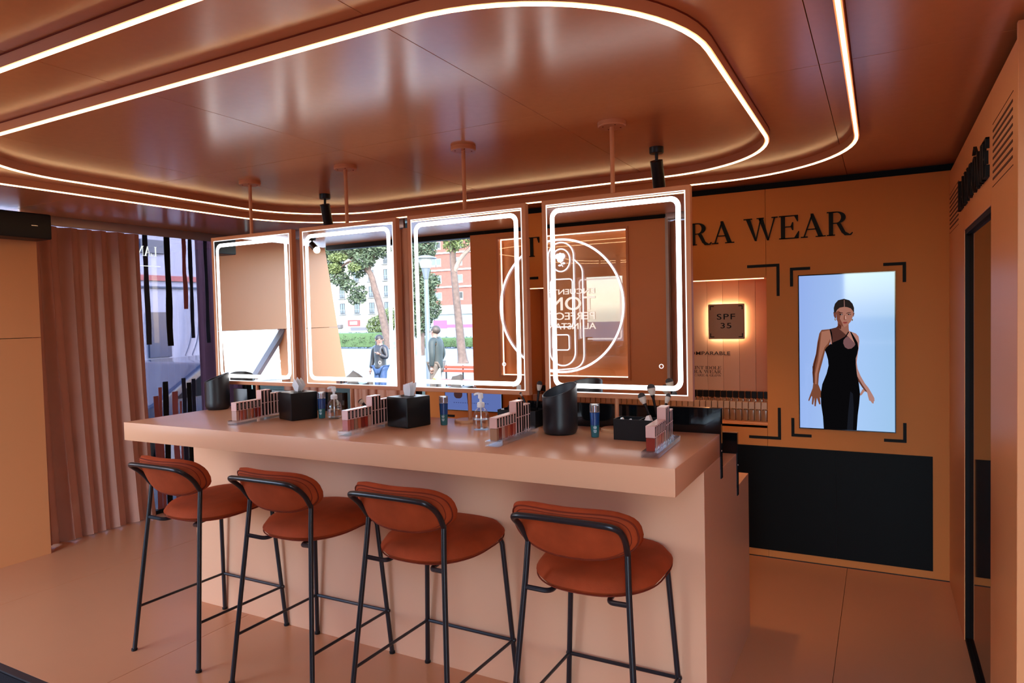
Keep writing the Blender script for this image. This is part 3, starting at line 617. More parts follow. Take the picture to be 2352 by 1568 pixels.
# ------------------------------------------------------------------ stools
def stool(cx, rot, lab):
    y0 = 2.30
    t = thing('bar_stool', lab, 'stool', (cx, y0, 0), 'rust velvet bar stools along the counter')
    def P(x, y, z): return (cx + x, y, z)
    RT = .0105
    for s in (-1, 1):
        # rear leg rises to the back loop
        b = MB(); path = fillet([P(s * .239, 2.030, .004), P(s * .188, 2.105, .70), P(s * .182, 2.118, .82)], .03, 4)
        b.tube(path, RT, 12); b2 = obj('leg', b, M_tube, t)
        b = MB(); b.tube([P(s * .2395, 2.029, 0), P(s * .2392, 2.0295, .010)], .014, 12); obj('foot_cap', b, M_black, b2)
        b = MB(); path = fillet([P(s * .239, 2.560, .004), P(s * .196, 2.525, .655), P(s * .150, 2.49, .668)], .03, 5)
        b.tube(path, RT, 12); b2 = obj('leg', b, M_tube, t)
        b = MB(); b.tube([P(s * .2395, 2.5605, 0), P(s * .2392, 2.560, .010)], .014, 12); obj('foot_cap', b, M_black, b2)
        b = MB(); b.tube([P(s * .223, 2.053, .215), P(s * .226, 2.549, .208)], .0065, 10); obj('side_stretcher', b, M_tube, t)
        b = MB(); b.tube(fillet([P(s * .190, 2.100, .655), P(s * .105, 2.130, .640), P(s * .105, 2.26, .652), P(s * .15, 2.50, .662)], .03, 6), .009, 10); obj('seat_bracket', b, M_tube, t)
    b = MB(); b.tube([P(-.227, 2.550, .208), P(.227, 2.550, .208)], .0075, 10)
    for s in (-1, 1): b.sphere(P(s * .230, 2.551, .208), .011, 10, 6)
    obj('footrest', b, M_tube, t)
    # back loop
    loopP = fillet([P(-.182, 2.118, .815), P(-.190, 2.075, .880), P(-.190, 2.005, .935), P(-.11, 1.998, .940), P(.11, 1.998, .940), P(.190, 2.005, .935), P(.190, 2.075, .880), P(.182, 2.118, .815)], .06, 7)
    b = MB(); b.tube(loopP, RT, 12); obj('back_frame', b, M_tube, t)
    # seat cushion
    def cushion(fn, nu=40, nr=12):
        """closed lozenge: fn(u, v, top) -> point"""
        vs = []; fs = []
        for side in (0, 1):
            for j in range(nr + 1):
                for i in range(nu): vs.append(fn(2 * PI * i / nu, j / nr, side))
        st = (nr + 1) * nu
        for side in (0, 1):
            for j in range(nr):
                for i in range(nu):
                    a = side * st + j * nu + i; bq = side * st + j * nu + (i + 1) % nu
                    f = (a, bq, bq + nu, a + nu); fs.append(f if side else f[::-1])
        return vs, fs
    def sup(a, n): c, s_ = math.cos(a), math.sin(a); return (abs(c) ** (2 / n) * (1 if c > 0 else -1), abs(s_) ** (2 / n) * (1 if s_ > 0 else -1))
    def seat(u, v, side):
        ex, ey = sup(u, 2.6)
        wx = .236 * (1 - .12 * max(0, -ey) ** 2 + .06 * max(0, ey)); x = ex * v * wx; y = 2.345 + ey * v * (.268 if ey > 0 else .237)
        e = math.sqrt(max(0, 1 - v ** 5)); h = .043 * e * (1 if side else -.9)
        dish = -.006 * math.exp(-((x / .12) ** 2 + ((y - 2.32) / .14) ** 2)) if side else 0
        lift = .010 * (y - 2.33) / .22
        return (cx + x + .006, y, .683 + h + dish + lift)
    vs, fs = cushion(seat); b = MB(); b.add(vs, fs); st = obj('seat', b, M_velvet, t, smooth=180)
    rim = [seat(2 * PI * i / 60, .985, 0) for i in range(60)]
    b = MB(); b.tube([(p[0], p[1], p[2] - .002) for p in rim], .0028, 6, closed=True); obj('piping', b, M_piping, st)
    # backrest cushion: curved shell
    def backp(u, v, side, off=0):
        ex, ey = sup(u, 2.9)
        hh = .096
        x = ex * v * .238 * (1 - .10 * max(0, -ey) ** 1.5); s_ = ey * v * hh + .022 * (ex * v) ** 2 * max(0, ey)
        if ey < 0: s_ *= (1 + .12 * (1 - abs(ex) ** 2))
        th = .026 * math.sqrt(max(0, 1 - v ** 7)) + off
        lean = math.radians(23); curve = .070 * abs(x / .238) ** 2.2
        cz = .882; cy = 2.072
        yy = cy - s_ * math.sin(lean) + curve; zz = cz + s_ * math.cos(lean)
        n_ = Vector((-.7 * x, math.cos(lean), math.sin(lean))).normalized() * (th if side else -th)
        return (cx - .008 + x + n_.x, yy + n_.y, zz + n_.z)
    vs, fs = cushion(backp); b = MB(); b.add(vs, fs); bk = obj('backrest', b, M_velvet, t, smooth=180)
    for vv in (.95, .865):
        rim = [backp(2 * PI * i / 72, vv, 0, .0006 if vv > .9 else -.0006) for i in range(72)]
        b = MB(); b.tube(rim, .0028 if vv > .9 else .0016, 6, closed=True); obj('piping', b, M_piping, bk)
    t.rotation_euler.z = rot
    return t
for cx, rot, lab in ((-3.015, 0.0, 'leftmost rust velvet bar stool, standing nearest the curtain'), (-2.313, .01, 'second rust velvet bar stool from the left'),
                     (-1.632, -.01, 'third rust velvet bar stool from the left'), (-.914, 0.0, 'rightmost rust velvet bar stool, nearest the counter corner')):
    stool(cx, rot, lab)

# ------------------------------------------------------------------ screens
def screen(x0, x1, z0, z1, lab):
    t = thing('wall_screen', lab, 'screen', ((x0 + x1) / 2, YB, z0))
    b = MB(); b.box(x0 - .006, x1 + .006, YB - .012, YB - .0005, z0 - .006, z1 + .006); obj('bezel', b, M_blackg, t, smooth=0, bev=.001)
    m = bpy.data.materials.new('screen_image_backdrop'); m.use_nodes = True; N = m.node_tree.nodes; L = m.node_tree.links; N.clear()
    tc = N.new('ShaderNodeTexCoord'); mp = N.new('ShaderNodeMapping'); mp.inputs['Location'].default_value = (.5, 0, 0); mp.inputs['Scale'].default_value = (1 / (x1 - x0), 1, 1 / (z1 - z0))
    sp = N.new('ShaderNodeSeparateXYZ'); cr = N.new('ShaderNodeValToRGB'); L.new(tc.outputs['Object'], mp.inputs[0]); L.new(mp.outputs[0], sp.inputs[0])
    L.new(sp.outputs['X'], cr.inputs[0]); cr.color_ramp.elements[0].color = S(150, 180, 238); cr.color_ramp.elements[1].color = S(150, 188, 226)
    e2 = cr.color_ramp.elements.new(.5); e2.color = S(164, 196, 242)
    c2 = N.new('ShaderNodeValToRGB'); L.new(sp.outputs['Z'], c2.inputs[0]); c2.color_ramp.elements[0].color = (1.05, 1.05, 1.03, 1); c2.color_ramp.elements[1].color = (.98, .97, 1.0, 1)
    mx = N.new('ShaderNodeMix'); mx.data_type = 'RGBA'; mx.blend_type = 'MULTIPLY'; mx.inputs['Factor'].default_value = 1; L.new(cr.outputs[0], mx.inputs['A']); L.new(c2.outputs[0], mx.inputs['B'])
    e = N.new('ShaderNodeEmission'); L.new(mx.outputs['Result'], e.inputs[0]); e.inputs[1].default_value = .43; oo = N.new('ShaderNodeOutputMaterial')
    g = N.new('ShaderNodeBsdfGlossy'); g.inputs['Roughness'].default_value = .05; g.inputs['Color'].default_value = (.03, .03, .03, 1); ad = N.new('ShaderNodeAddShader'); L.new(e.outputs[0], ad.inputs[0]); L.new(g.outputs[0], ad.inputs[1]); L.new(ad.outputs[0], oo.inputs[0])
    b = MB(); b.box(x0, x1, YB - .0135, YB - .012, z0, z1); obj('display', b, m, t, smooth=0)
    return t
t = screen(-.452, .070, .862, 1.812, 'lit wall screen at right showing a woman in a black dress on pale blue')
def pic(parent, polys, x0, x1, z0, z1, name, col, layer):
    b = MB()
    for P in polys:
        pts = []
        for (px, py) in P:
            u = (px - 147) / 811.0; top = 127 - 35 * u; bot = 1424 + 33 * u; v = (py - top) / (bot - top)
            pts.append((x0 + min(1, max(0, u)) * (x1 - x0), z1 - min(1, max(0, v)) * (z1 - z0)))
        b.prism(pts, (0, YB - .0136 - .0003 * layer, 0), (1, 0, 0), (0, 0, 1), (0, -1, 0), .0002)
    return obj(name, b, emis('print_%02x%02x%02x' % col, S(*col), .43), parent, smooth=0)
def c2(P): return [((1860 + x / 8.253 - 1800) * 3.733, (670 + y / 8.253 - 600) * 3.733) for x, y in P]
def ell(cx, cy, rx, ry, a=0, n=18): return [(cx + rx * math.cos(2 * PI * i / n) * math.cos(a) - ry * math.sin(2 * PI * i / n) * math.sin(a), cy + rx * math.cos(2 * PI * i / n) * math.sin(a) + ry * math.sin(2 * PI * i / n) * math.cos(a)) for i in range(n)]
A = (-.452, .070, .862, 1.812)
fig = t
armL = [(345, 585), (325, 615), (308, 690), (294, 790), (268, 875), (261, 950), (268, 1040), (262, 1085), (240, 1140), (222, 1190), (230, 1197), (252, 1152), (258, 1160), (253, 1222), (265, 1228), (277, 1168), (277, 1240), (289, 1241), (299, 1168), (319, 1224), (332, 1222), (326, 1162), (345, 1176), (364, 1180), (366, 1170), (348, 1135), (330, 1095), (312, 1050), (320, 960), (348, 865), (378, 752), (410, 715), (430, 660), (428, 600), (415, 578)]
pic(fig, [armL], *A, 'figure_arm', (122, 72, 52), 1)
pic(fig, [[(345, 600), (420, 585), (428, 640), (400, 700), (370, 735), (330, 860), (305, 960), (298, 1050), (285, 1050), (285, 960), (312, 850), (330, 720)]], *A, 'figure_arm_light', (164, 108, 88), 2)
pic(fig, [[(262, 900), (275, 870), (300, 770), (315, 690), (330, 630), (322, 700), (308, 800), (288, 880), (278, 960), (276, 1040), (266, 1040)]], *A, 'figure_arm_shade', (78, 38, 26), 2)
armR = [(640, 800), (658, 760), (662, 720), (645, 860), (652, 915), (676, 975), (712, 1040), (742, 1078), (772, 1130), (790, 1165), (792, 1190), (784, 1197), (786, 1211), (774, 1212), (758, 1190), (748, 1188), (738, 1150), (732, 1122), (718, 1108), (706, 1112), (686, 1140), (672, 1146), (670, 1134), (690, 1096), (704, 1082), (680, 1045), (658, 1010), (640, 960), (634, 900)]
pic(fig, [armR], *A, 'figure_arm', (176, 128, 118), 1)
pic(fig, [[(640, 960), (652, 985), (690, 1050), (730, 1110), (720, 1112), (690, 1075), (655, 1020)]], *A, 'figure_arm_shade', (96, 54, 42), 2)
pic(fig, [[(415, 578), (470, 566), (492, 545), (575, 540), (582, 592), (600, 600), (640, 615), (662, 640), (668, 680), (660, 760), (560, 800), (420, 760), (420, 640)]], *A, 'figure_shoulders', (176, 124, 112), 1)
pic(fig, [[(415, 578), (470, 564), (492, 548), (500, 575), (540, 610), (572, 640), (530, 662), (470, 690), (436, 706), (428, 640)]], *A, 'figure_sheer_panel', (82, 46, 40), 3)
pic(fig, [[(575, 640), (632, 700), (636, 740), (600, 760), (560, 752), (530, 720), (530, 680), (545, 650)]], *A, 'figure_sheer_panel', (120, 82, 84), 3)
pic(fig, [[(486, 500), (545, 520), (578, 520), (580, 592), (560, 630), (500, 578), (485, 555)]], *A, 'figure_neck', (150, 98, 82), 3)
pic(fig, [[(486, 500), (520, 540), (512, 580), (498, 572), (482, 560), (470, 568), (490, 545)]], *A, 'figure_neck_shade', (84, 42, 32), 4)
dress = [(436, 706), (428, 640), (415, 580), (424, 576), (436, 610), (440, 650), (438, 694), (500, 668), (548, 640), (577, 596), (582, 604), (560, 640), (534, 672), (532, 700), (546, 732), (572, 747), (602, 743), (628, 720), (634, 706), (612, 655), (592, 602), (600, 600), (632, 652), (654, 694), (660, 740), (650, 790), (638, 825), (638, 880), (646, 960), (662, 1040), (672, 1130), (664, 1220), (652, 1310), (642, 1446), (358, 1434), (352, 1330), (336, 1220), (334, 1130), (348, 1050), (386, 960), (404, 890), (400, 840), (386, 790), (372, 755), (386, 735), (420, 705)]
pic(fig, [dress], *A, 'figure_dress', (10, 9, 11), 4)
pic(fig, [[(590, 1110), (612, 1130), (618, 1250), (610, 1444), (560, 1442), (570, 1300)]], *A, 'figure_dress_sheen', (24, 26, 34), 5)
pic(fig, [c2([(545, 300), (560, 520), (590, 590), (650, 640), (710, 660), (770, 620), (830, 550), (868, 450), (880, 330), (820, 250), (700, 240), (600, 260)])], *A, 'figure_face', (166, 112, 96), 5)
pic(fig, [c2([(545, 380), (560, 520), (590, 590), (640, 632), (690, 655), (660, 580), (620, 500), (640, 400), (600, 350)])], *A, 'figure_face_shade', (120, 68, 54), 6)
pic(fig, [c2([(498, 380), (545, 370), (552, 480), (530, 500), (505, 450)]), c2([(872, 390), (896, 395), (880, 460), (868, 470)])], *A, 'figure_ear', (112, 64, 54), 4)
pic(fig, [c2([(510, 400), (506, 300), (530, 220), (590, 155), (700, 128), (800, 155), (860, 220), (888, 300), (886, 410), (868, 360), (830, 310), (760, 285), (700, 280), (620, 295), (570, 335), (540, 390), (530, 380)])], *A, 'figure_hair', (38, 30, 28), 7)
pic(fig, [c2([(697, 150), (710, 150), (716, 280), (700, 280)])], *A, 'figure_hair_parting', (140, 100, 92), 8)
pic(fig, [c2([(585, 398), (620, 378), (680, 392), (682, 402), (620, 394)]), c2([(740, 400), (790, 380), (830, 382), (828, 390), (790, 392), (745, 410)])], *A, 'figure_brow', (48, 30, 26), 8)
pic(fig, [c2(ell(643, 424, 34, 13)), c2(ell(798, 422, 32, 12))], *A, 'figure_eye', (42, 26, 24), 8)
pic(fig, [c2(ell(655, 427, 10, 6)), c2(ell(806, 424, 9, 5))], *A, 'figure_eye_light', (170, 170, 172), 9)
pic(fig, [c2([(700, 430), (722, 440), (728, 500), (748, 520), (720, 534), (690, 522), (690, 490)])], *A, 'figure_nose', (138, 84, 68), 7)
pic(fig, [c2([(718, 450), (732, 450), (742, 512), (722, 516)])], *A, 'figure_nose_light', (206, 156, 142), 8)
pic(fig, [c2([(670, 575), (700, 560), (722, 564), (745, 558), (768, 570), (745, 592), (712, 600), (690, 592)])], *A, 'figure_lips', (150, 70, 62), 8)
pic(fig, [c2([(675, 576), (722, 571), (765, 571), (722, 578)])], *A, 'figure_lips_line', (84, 36, 34), 9)
pic(fig, [c2(ell(536, 515, 17, 22)), c2(ell(854, 525, 12, 20))], *A, 'figure_earring', (120, 100, 80), 8)
pic(fig, [c2(ell(540, 510, 8, 9))], *A, 'figure_earring_light', (235, 225, 215), 9)
t2 = screen(-3.130, -2.608, .862, 1.812, 'lit wall screen below the third mirror, mostly hidden, pale blue with brown tube')
def pic2(P, name, col, layer):
    b = MB(); b.prism(P, (0, YB - .0136 - .0003 * layer, 0), (1, 0, 0), (0, 0, 1), (0, -1, 0), .0002); obj(name, b, emis('print2_%02x%02x%02x' % col, S(*col), .45), t2, smooth=0)
pic2([(-3.129, .863), (-2.609, .863), (-2.609, 1.2), (-3.129, 1.2)], 'picture_backdrop', (92, 110, 172), 1)
pic2(rrect(-3.045, -2.965, .955, 1.25, .03, 6), 'picture_tube', (66, 42, 44), 2)
pic2([(-2.93, 1.1), (-2.905, 1.1), (-2.885, .863), (-2.912, .863)], 'picture_line', (14, 16, 30), 2)
for k in range(16): pic2(rect(-3.05 + k * .021, -3.038 + k * .021, .918, .924), 'picture_caption', (60, 72, 120), 2)

# ------------------------------------------------------------------ foundation bottles in the recess
M_capb = mat('bottle_cap_black', (.006, .005, .006, 1), .25); M_capn = mat('bottle_cap_beige', (.52, .33, .22, 1), .35); M_neck = mat('bottle_collar_gold', (.5, .3, .14, 1), .25, metal=.8)
tones = [mat('foundation_%d' % i, (0.42 - .035 * i, .19 - .016 * i, .085 - .008 * i, 1), .22, spec=.6) for i in range(10)]
def bottle(y, zb, cap, hc, tone, capm):
    t = thing('foundation_bottle', '', 'bottle', (0, y, zb))
    b = MB(); b.box(-.0145, .0145, y - .0145, y + .0145, zb, zb + hc); obj('glass_body', b, tone, t, bev=.003, seg=2)
    b = MB(); b.tube([(0, y, zb + hc), (0, y, zb + hc + .006)], .009, 12); obj('collar', b, M_neck, t)
    b = MB(); b.box(-.0172, .0172, y - .0160, y + .0160, zb + hc + .006, zb + hc + .006 + cap); obj('cap', b, capm, t, bev=.0015, seg=1)
    return t
NB = 43
protoB = bottle(YB + .165, RZ0 + .1055, .046, .042, tones[4], M_capb)
protoF = bottle(YB + .085, RZ0 + .0125, .046, .073, tones[4], M_capn)
for row, (pr, lab, gr) in enumerate(((protoB, 'foundation bottle with black cap in the back row of the recess', 'black capped foundation bottles'), (protoF, 'foundation bottle with beige cap in the front row of the recess', 'beige capped foundation bottles'))):
    for i in range(NB):
        o = pr if i == 0 else copy_tree(pr)
        o.location.x = RX0 + .028 + i * .0400 + (0 if row else .004); o['label'] = lab; o['group'] = gr; o['category'] = 'bottle'

# ------------------------------------------------------------------ things on the counter
TZ = 1.1005
def bin_(cx, cy, r, a, lab):
    t = thing('waste_bin', lab, 'bin', (cx, cy, TZ), 'black countertop bins')
    ux, uy = math.cos(a), math.sin(a)
    def tl(x, y, z): 
        k = max(0, min(1, (z - .10) / .075)); return k * .38 * (x * ux + y * uy)
    H_ = .184
    b = MB(); prof = [(0, 0), (r * .80, 0), (r * .93, .006), (r, .022)] + [(r, .022 + (H_ - .022) * i / 8) for i in range(1, 9)] + [(r - .002, H_ + .0015), (r - .004, H_)] + [(r - .004, H_ - (H_ - .02) * i / 8) for i in range(1, 9)] + [(0, .02)]
    b.lathe([(p[0], p[1]) for p in prof], (cx, cy, TZ), 48, tilt=tl); obj('body', b, mat('bin_black_metal', (.010, .010, .013, 1), .38, spec=.6), t, smooth=40)
    b = MB(); b.lathe([(r - .0045, H_ - .001)] + [(r - .0045, H_ - (H_ - .021) * i / 8) for i in range(1, 9)] + [(0, .021)], (cx, cy, TZ), 48, tilt=tl); obj('inner_wall_lightened', b, mat('bin_inside_lightened', (.045, .047, .055, 1), .45), t, smooth=40)  # inside of the bin, its grey lightened to look lit
    b = MB(); b.tube([(cx + (r - .002) * math.cos(q * PI / 24), cy + (r - .002) * math.sin(q * PI / 24), TZ + H_ + .002 + .38 * (r - .002) * (math.cos(q * PI / 24) * ux + math.sin(q * PI / 24) * uy)) for q in range(48)], .0022, 8, closed=True); obj('rim', b, mat('bin_rim_highlight', (.05, .05, .055, 1), .35), t)  # rim highlight put into the colour, lighter than the body
    b = MB(); b.lathe([(r * .8, -.0004), (r * .82, .003), (r * .7, .003), (r * .7, -.0004)], (cx, cy, TZ), 30); obj('base_ring', b, M_black, t)
bin_(-3.440, 2.712, .068, math.radians(52), 'slant-rimmed black bin at the left end of the counter')
bin_(-1.205, 2.650, .0740, math.radians(52), 'slant-rimmed black bin below the left edge of the rightmost mirror')
def tissue(cx, cy, rot, lab, var):
    t = thing('tissue_box', lab, 'tissue box', (cx, cy, TZ), 'black tissue boxes')
    h = .0725; H_ = .140
    b = MB(); b.box(cx - h, cx + h, cy - h, cy + h, TZ, TZ + H_); obj('box', b, M_black, t, bev=.006, seg=3)
    b = MB(); b.lathe([(.034, 0), (.036, .0012), (.030, .0014)], (cx, cy, TZ + H_ + .0001), 24); obj('opening', b, M_blackg, t)
    b = MB(); rnd = random.Random(var); vs = []; fs = []
    prof = [(-.026, 0, .0), (-.058 if var == 1 else -.030, .030, .0), (-.022, .055, .0), (.0, .075 if var == 1 else .058, 0), (.028 if var == 1 else .034, .058 if var == 1 else .068, 0), (.056 if var == 1 else .036, .035, 0), (.024, 0, 0)]
    # folded sheet: fan of panels leaning apart
    for k in range(3):
        a = -.25 + k * .25
        pts = [(p[0] * (1 - .08 * k) + .003 * k, p[1] * (1 - .06 * abs(k - 1))) for p in prof]
        d = Vector((math.sin(a) * .5, math.cos(a) * .5, 0))
        o_ = Vector((cx, cy + (k - 1) * .006, TZ + H_ + .0012))
        bb = len(b.v)
        b.prism(pts, o_, (math.cos(a * .6), math.sin(a * .6), 0), (0, (k - 1) * .16, 1), (0, 1, 0), .0006)
    obj('tissue', b, M_tissue, t, smooth=30)
    t.rotation_euler.z = rot
tissue(-2.668, 2.590, -.32, 'left black tissue box with wide white tissue, between first and second mirror', 1)
tissue(-1.963, 2.598, -.22, 'right black tissue box with upright tissue, below the third mirror', 2)
M_bluel = mat('blue_lotion', (.010, .055, .20, 1), .15, spec=.7); M_teal = mat('teal_lotion', (.015, .13, .15, 1), .15, spec=.7); M_lblue = mat('pale_blue_lotion', (.06, .18, .40, 1), .15, spec=.7)
def cleanser(cx, cy, lab, top=M_bluel):
    t = thing('cleanser_bottle', lab, 'bottle', (cx, cy, TZ), 'two-tone blue cleanser bottles')
    b = MB(); b.lathe([(0, 0), (.0155, 0), (.0165, .003), (.0185, .048), (.0185, .050)] + [(0, .050)], (cx, cy, TZ), 24); obj('teal_layer', b, M_teal, t)
    b = MB(); b.lathe([(0, .0502), (.0185, .0502), (.0200, .094), (.0205, .102), (.0150, .103), (0, .103)], (cx, cy, TZ), 24); obj('blue_layer', b, top, t)
    b = MB(); b.lathe([(0, .1035), (.0205, .1035), (.0208, .108), (.0208, .130), (.0196, .136), (.0, .137)], (cx, cy, TZ), 24); c = obj('cap', b, mat('clear_cap', (.9, .92, .95, 1), .03, trans=.9, ior=1.3), t)
    b = MB(); b.lathe([(0, .1045), (.012, .1045), (.012, .130), (0, .131)], (cx, cy, TZ), 20); obj('cap_core', b, M_chrome, c)
    b = MB()
    for k, (w, z) in enumerate(((.012, .044), (.014, .040), (.010, .036), (.013, .029), (.013, .025), (.009, .021))): b.prism(rect(-w / 2, w / 2, 0, .0018), (cx + .0072, cy - .0172, TZ + z), (.9, .38, 0), (0, 0, 1), (.38, -.9, 0), .0008)
    obj('label_print', b, mat('silver_print', (.55, .75, .8, 1), .3), t)
cleanser(-2.955, 2.640, 'leftmost blue cleanser bottle, behind the first lip gloss rack', M_lblue)
cleanser(-2.552, 2.640, 'blue cleanser bottle standing right of the left tissue box', M_bluel)
cleanser(-1.815, 2.672, 'blue cleanser bottle standing right of the right tissue box')
cleanser(-1.035, 2.618, 'rightmost blue cleanser bottle, between black bin and brush box')
def soap(cx, cy, lab, rot=0):
    t = thing('soap_dispenser', lab, 'dispenser', (cx, cy, TZ), 'clear pump bottles')
    r = .0365
    b = MB(); b.lathe([(0, 0), (r * .92, 0), (r, .006), (r, .052), (r * .96, .066), (r * .80, .082), (r * .52, .094), (r * .38, .100), (r * .38, .106)], (cx, cy, TZ), 32)
    b.lathe([(r * .38 - .002, .106), (r * .38 - .002, .099), (r * .78 - .002, .081), (r * .94 - .002, .064), (r - .002, .050), (r - .002, .008), (0, .005)], (cx, cy, TZ), 32)
    obj('bottle_body', b, M_bottle, t, smooth=60)
    b = MB(); b.lathe([(0, .0055), (r - .0025, .0085), (r - .0025, .046), (0, .046)], (cx, cy, TZ), 28); obj('liquid', b, mat('clear_gel', (.96, .90, .84, 1), .02, trans=1.0, ior=1.33), t)
    b = MB(); b.lathe([(.0165, .100), (.0172, .102), (.0172, .118), (.014, .122), (.006, .123), (.006, .140), (0, .140)], (cx, cy, TZ), 24); obj('collar', b, M_white, t)
    b = MB(); b.lathe([(0, .139), (.011, .139), (.012, .143), (.011, .160), (.007, .164), (0, .165)], (cx, cy, TZ), 20); hd = obj('pump_head', b, M_white, t)
    b = MB(); b.tube(smooth_path([(cx, cy, TZ + .158), (cx - .018, cy, TZ + .160), (cx - .034, cy, TZ + .154)], 4), [.0065] * 4 + [.0055] * 4 + [.004], 10); obj('spout', b, M_white, hd)
    b = MB(); b.tube([(cx, cy, TZ + .012), (cx, cy, TZ + .100)], .003, 8); obj('dip_tube', b, M_white, t)
    t.rotation_euler.z = rot
soap(-2.480, 2.655, 'clear pump bottle standing between the left tissue box and the second gloss rack', .3)
soap(-1.578, 2.618, 'clear pump bottle standing before the pole of the third mirror', 0)
# lip gloss racks
M_gpink = mat('pink_gold_cap', (.72, .42, .36, 1), .28, metal=.25); M_glab = mat('black_gloss_label', (.008, .006, .006, 1), .2)
gcols = [(.55, .30, .22), (.50, .12, .075), (.42, .10, .06), (.34, .17, .10), (.52, .13, .06), (.22, .03, .02), (.35, .035, .02)]
M_gl = [mat('gloss_fluid_%d' % i, c + (1,), .12, spec=.7) for i, c in enumerate(gcols)]
def rack(cx, cy, rot, lab, place, order):
    t = thing('acrylic_rack', lab, 'rack', (cx, cy, TZ), 'clear acrylic gloss racks')
    L_, Wd = .36, .062
    b = MB(); b.box(cx - Wd / 2, cx + Wd / 2, cy - L_ / 2, cy + L_ / 2, TZ, TZ + .004); b.box(cx - Wd / 2, cx + Wd / 2, cy - L_ / 2, cy + L_ / 2, TZ + .0195, TZ + .0215)
    obj('shelf', b, M_acryl, t, bev=.0006, seg=1)
    for x in (cx - Wd / 2, cx + Wd / 2 - .003):
        b = MB(); b.box(x, x + .003, cy - L_ / 2, cy + L_ / 2, TZ + .0045, TZ + .019); obj('side_wall', b, M_acryl, t)
    for y in (cy - L_ / 2, cy + L_ / 2 - .003):
        b = MB(); b.box(cx - Wd / 2 + .0035, cx + Wd / 2 - .0035, y, y + .003, TZ + .0045, TZ + .019); obj('end_wall', b, M_acryl, t)
    for k in range(14):
        y = cy - L_ / 2 + .022 + k * .024
        b = MB(); b.box(cx - .020, cx + .020, y + .0105, y + .0125, TZ + .022, TZ + .030); obj('divider', b, M_acryl, t)
    t.rotation_euler.z = rot
    R = Matrix.Rotation(rot, 4, 'Z'); C = Vector((cx, cy, 0))
    zb = TZ + .0216
    for k in range(13):
        y = cy - L_ / 2 + .024 + k * .024
        if k < 7: kind, h, hc = 'lip_gloss', .089, .042
        elif k < 10: kind, h, hc = 'tall_gloss', .132, .066
        else: kind, h, hc = 'concealer_tube', .110, .045
        tt = thing(kind, '', 'lip gloss' if k < 7 else ('tall tube' if k < 10 else 'short tube'), (cx, y, zb), {'lip_gloss': 'square lip gloss tubes in ' + place, 'tall_gloss': 'tall black tubes in ' + place, 'concealer_tube': 'medium tubes in ' + place}[kind])
        shades = ['pale pink', 'coral', 'brick', 'brown', 'orange', 'dark plum', 'deep red']; gi = (order + k * (1 if order < 3 else 2)) % 7; nth = ['nearest', 'middle', 'farthest'][(k - 7) % 3] if k >= 7 else ''
        tt['label'] = {'lip_gloss': 'square %s lip gloss with pink gold cap in the %s' % (shades[gi], place), 'tall_gloss': '%s of the three tall black-faced tubes in the %s' % (nth, place), 'concealer_tube': '%s of the three medium tubes at the back of the %s' % (nth, place)}[kind]
        hw, hd = .0165 if k < 10 else .013, (.0098 if k < 7 else .0088)
        if k < 7:
            b = MB(); b.box(cx - hw + .001, cx + hw - .001, y - hd + .0008, y + hd - .0008, zb, zb + h - hc - .001); obj('tube', b, M_gl[gi], tt, bev=.001, seg=1)
            b = MB(); b.box(cx - hw, cx + hw, y - hd, y + hd, zb + h - hc, zb + h); cp = obj('cap', b, M_gpink, tt, bev=.001, seg=1)
            b = MB(); b.box(cx + hw - .0002, cx + hw + .0005, y - hd * .55, y + hd * .55, zb + h - hc + .004, zb + h - .004); obj('label', b, M_glab, cp)
            b = MB()
            for q in range(5): b.box(cx + hw + .0005, cx + hw + .0008, y - hd * .25, y + hd * .25, zb + h - hc + .009 + q * .005, zb + h - hc + .0115 + q * .005)
            obj('label_print', b, mat('grey_print', (.25, .22, .2, 1), .4), cp)
        else:
            b = MB(); b.box(cx - hw, cx + hw, y - hd, y + hd, zb, zb + h - hc - .001); lo = obj('tube', b, M_gpink, tt, bev=.001, seg=1)
            b = MB(); b.box(cx + hw - .0002, cx + hw + .0006, y - hd * .62, y + hd * .62, zb + .002, zb + h - hc - .002); obj('label', b, M_glab, lo)
            b = MB(); b.box(cx - hw, cx + hw, y - hd, y + hd, zb + h - hc, zb + h); cp = obj('cap', b, M_gpink, tt, bev=.001, seg=1)
            b = MB(); b.box(cx + hw - .0002, cx + hw + .0006, y - hd * .62, y + hd * .62, zb + h - hc + .002, zb + h - .004); obj('label', b, M_glab, cp)
        p = C + R @ (Vector((cx, y, 0)) - C); tt.location = (p.x, p.y, zb); tt.rotation_euler.z = rot
rack(-2.822, 2.470, .08, 'leftmost clear acrylic gloss rack, left of the left tissue box', 'leftmost rack', 0)
rack(-2.062, 2.430, .03, 'second clear acrylic gloss rack, left of the right tissue box', 'second rack from left', 1)
rack(-1.330, 2.455, .02, 'third clear acrylic gloss rack, left of the right bin', 'third rack from left', 3)
rack(-.715, 2.470, .05, 'rightmost clear acrylic gloss rack, before the brush box', 'rightmost rack', 5)
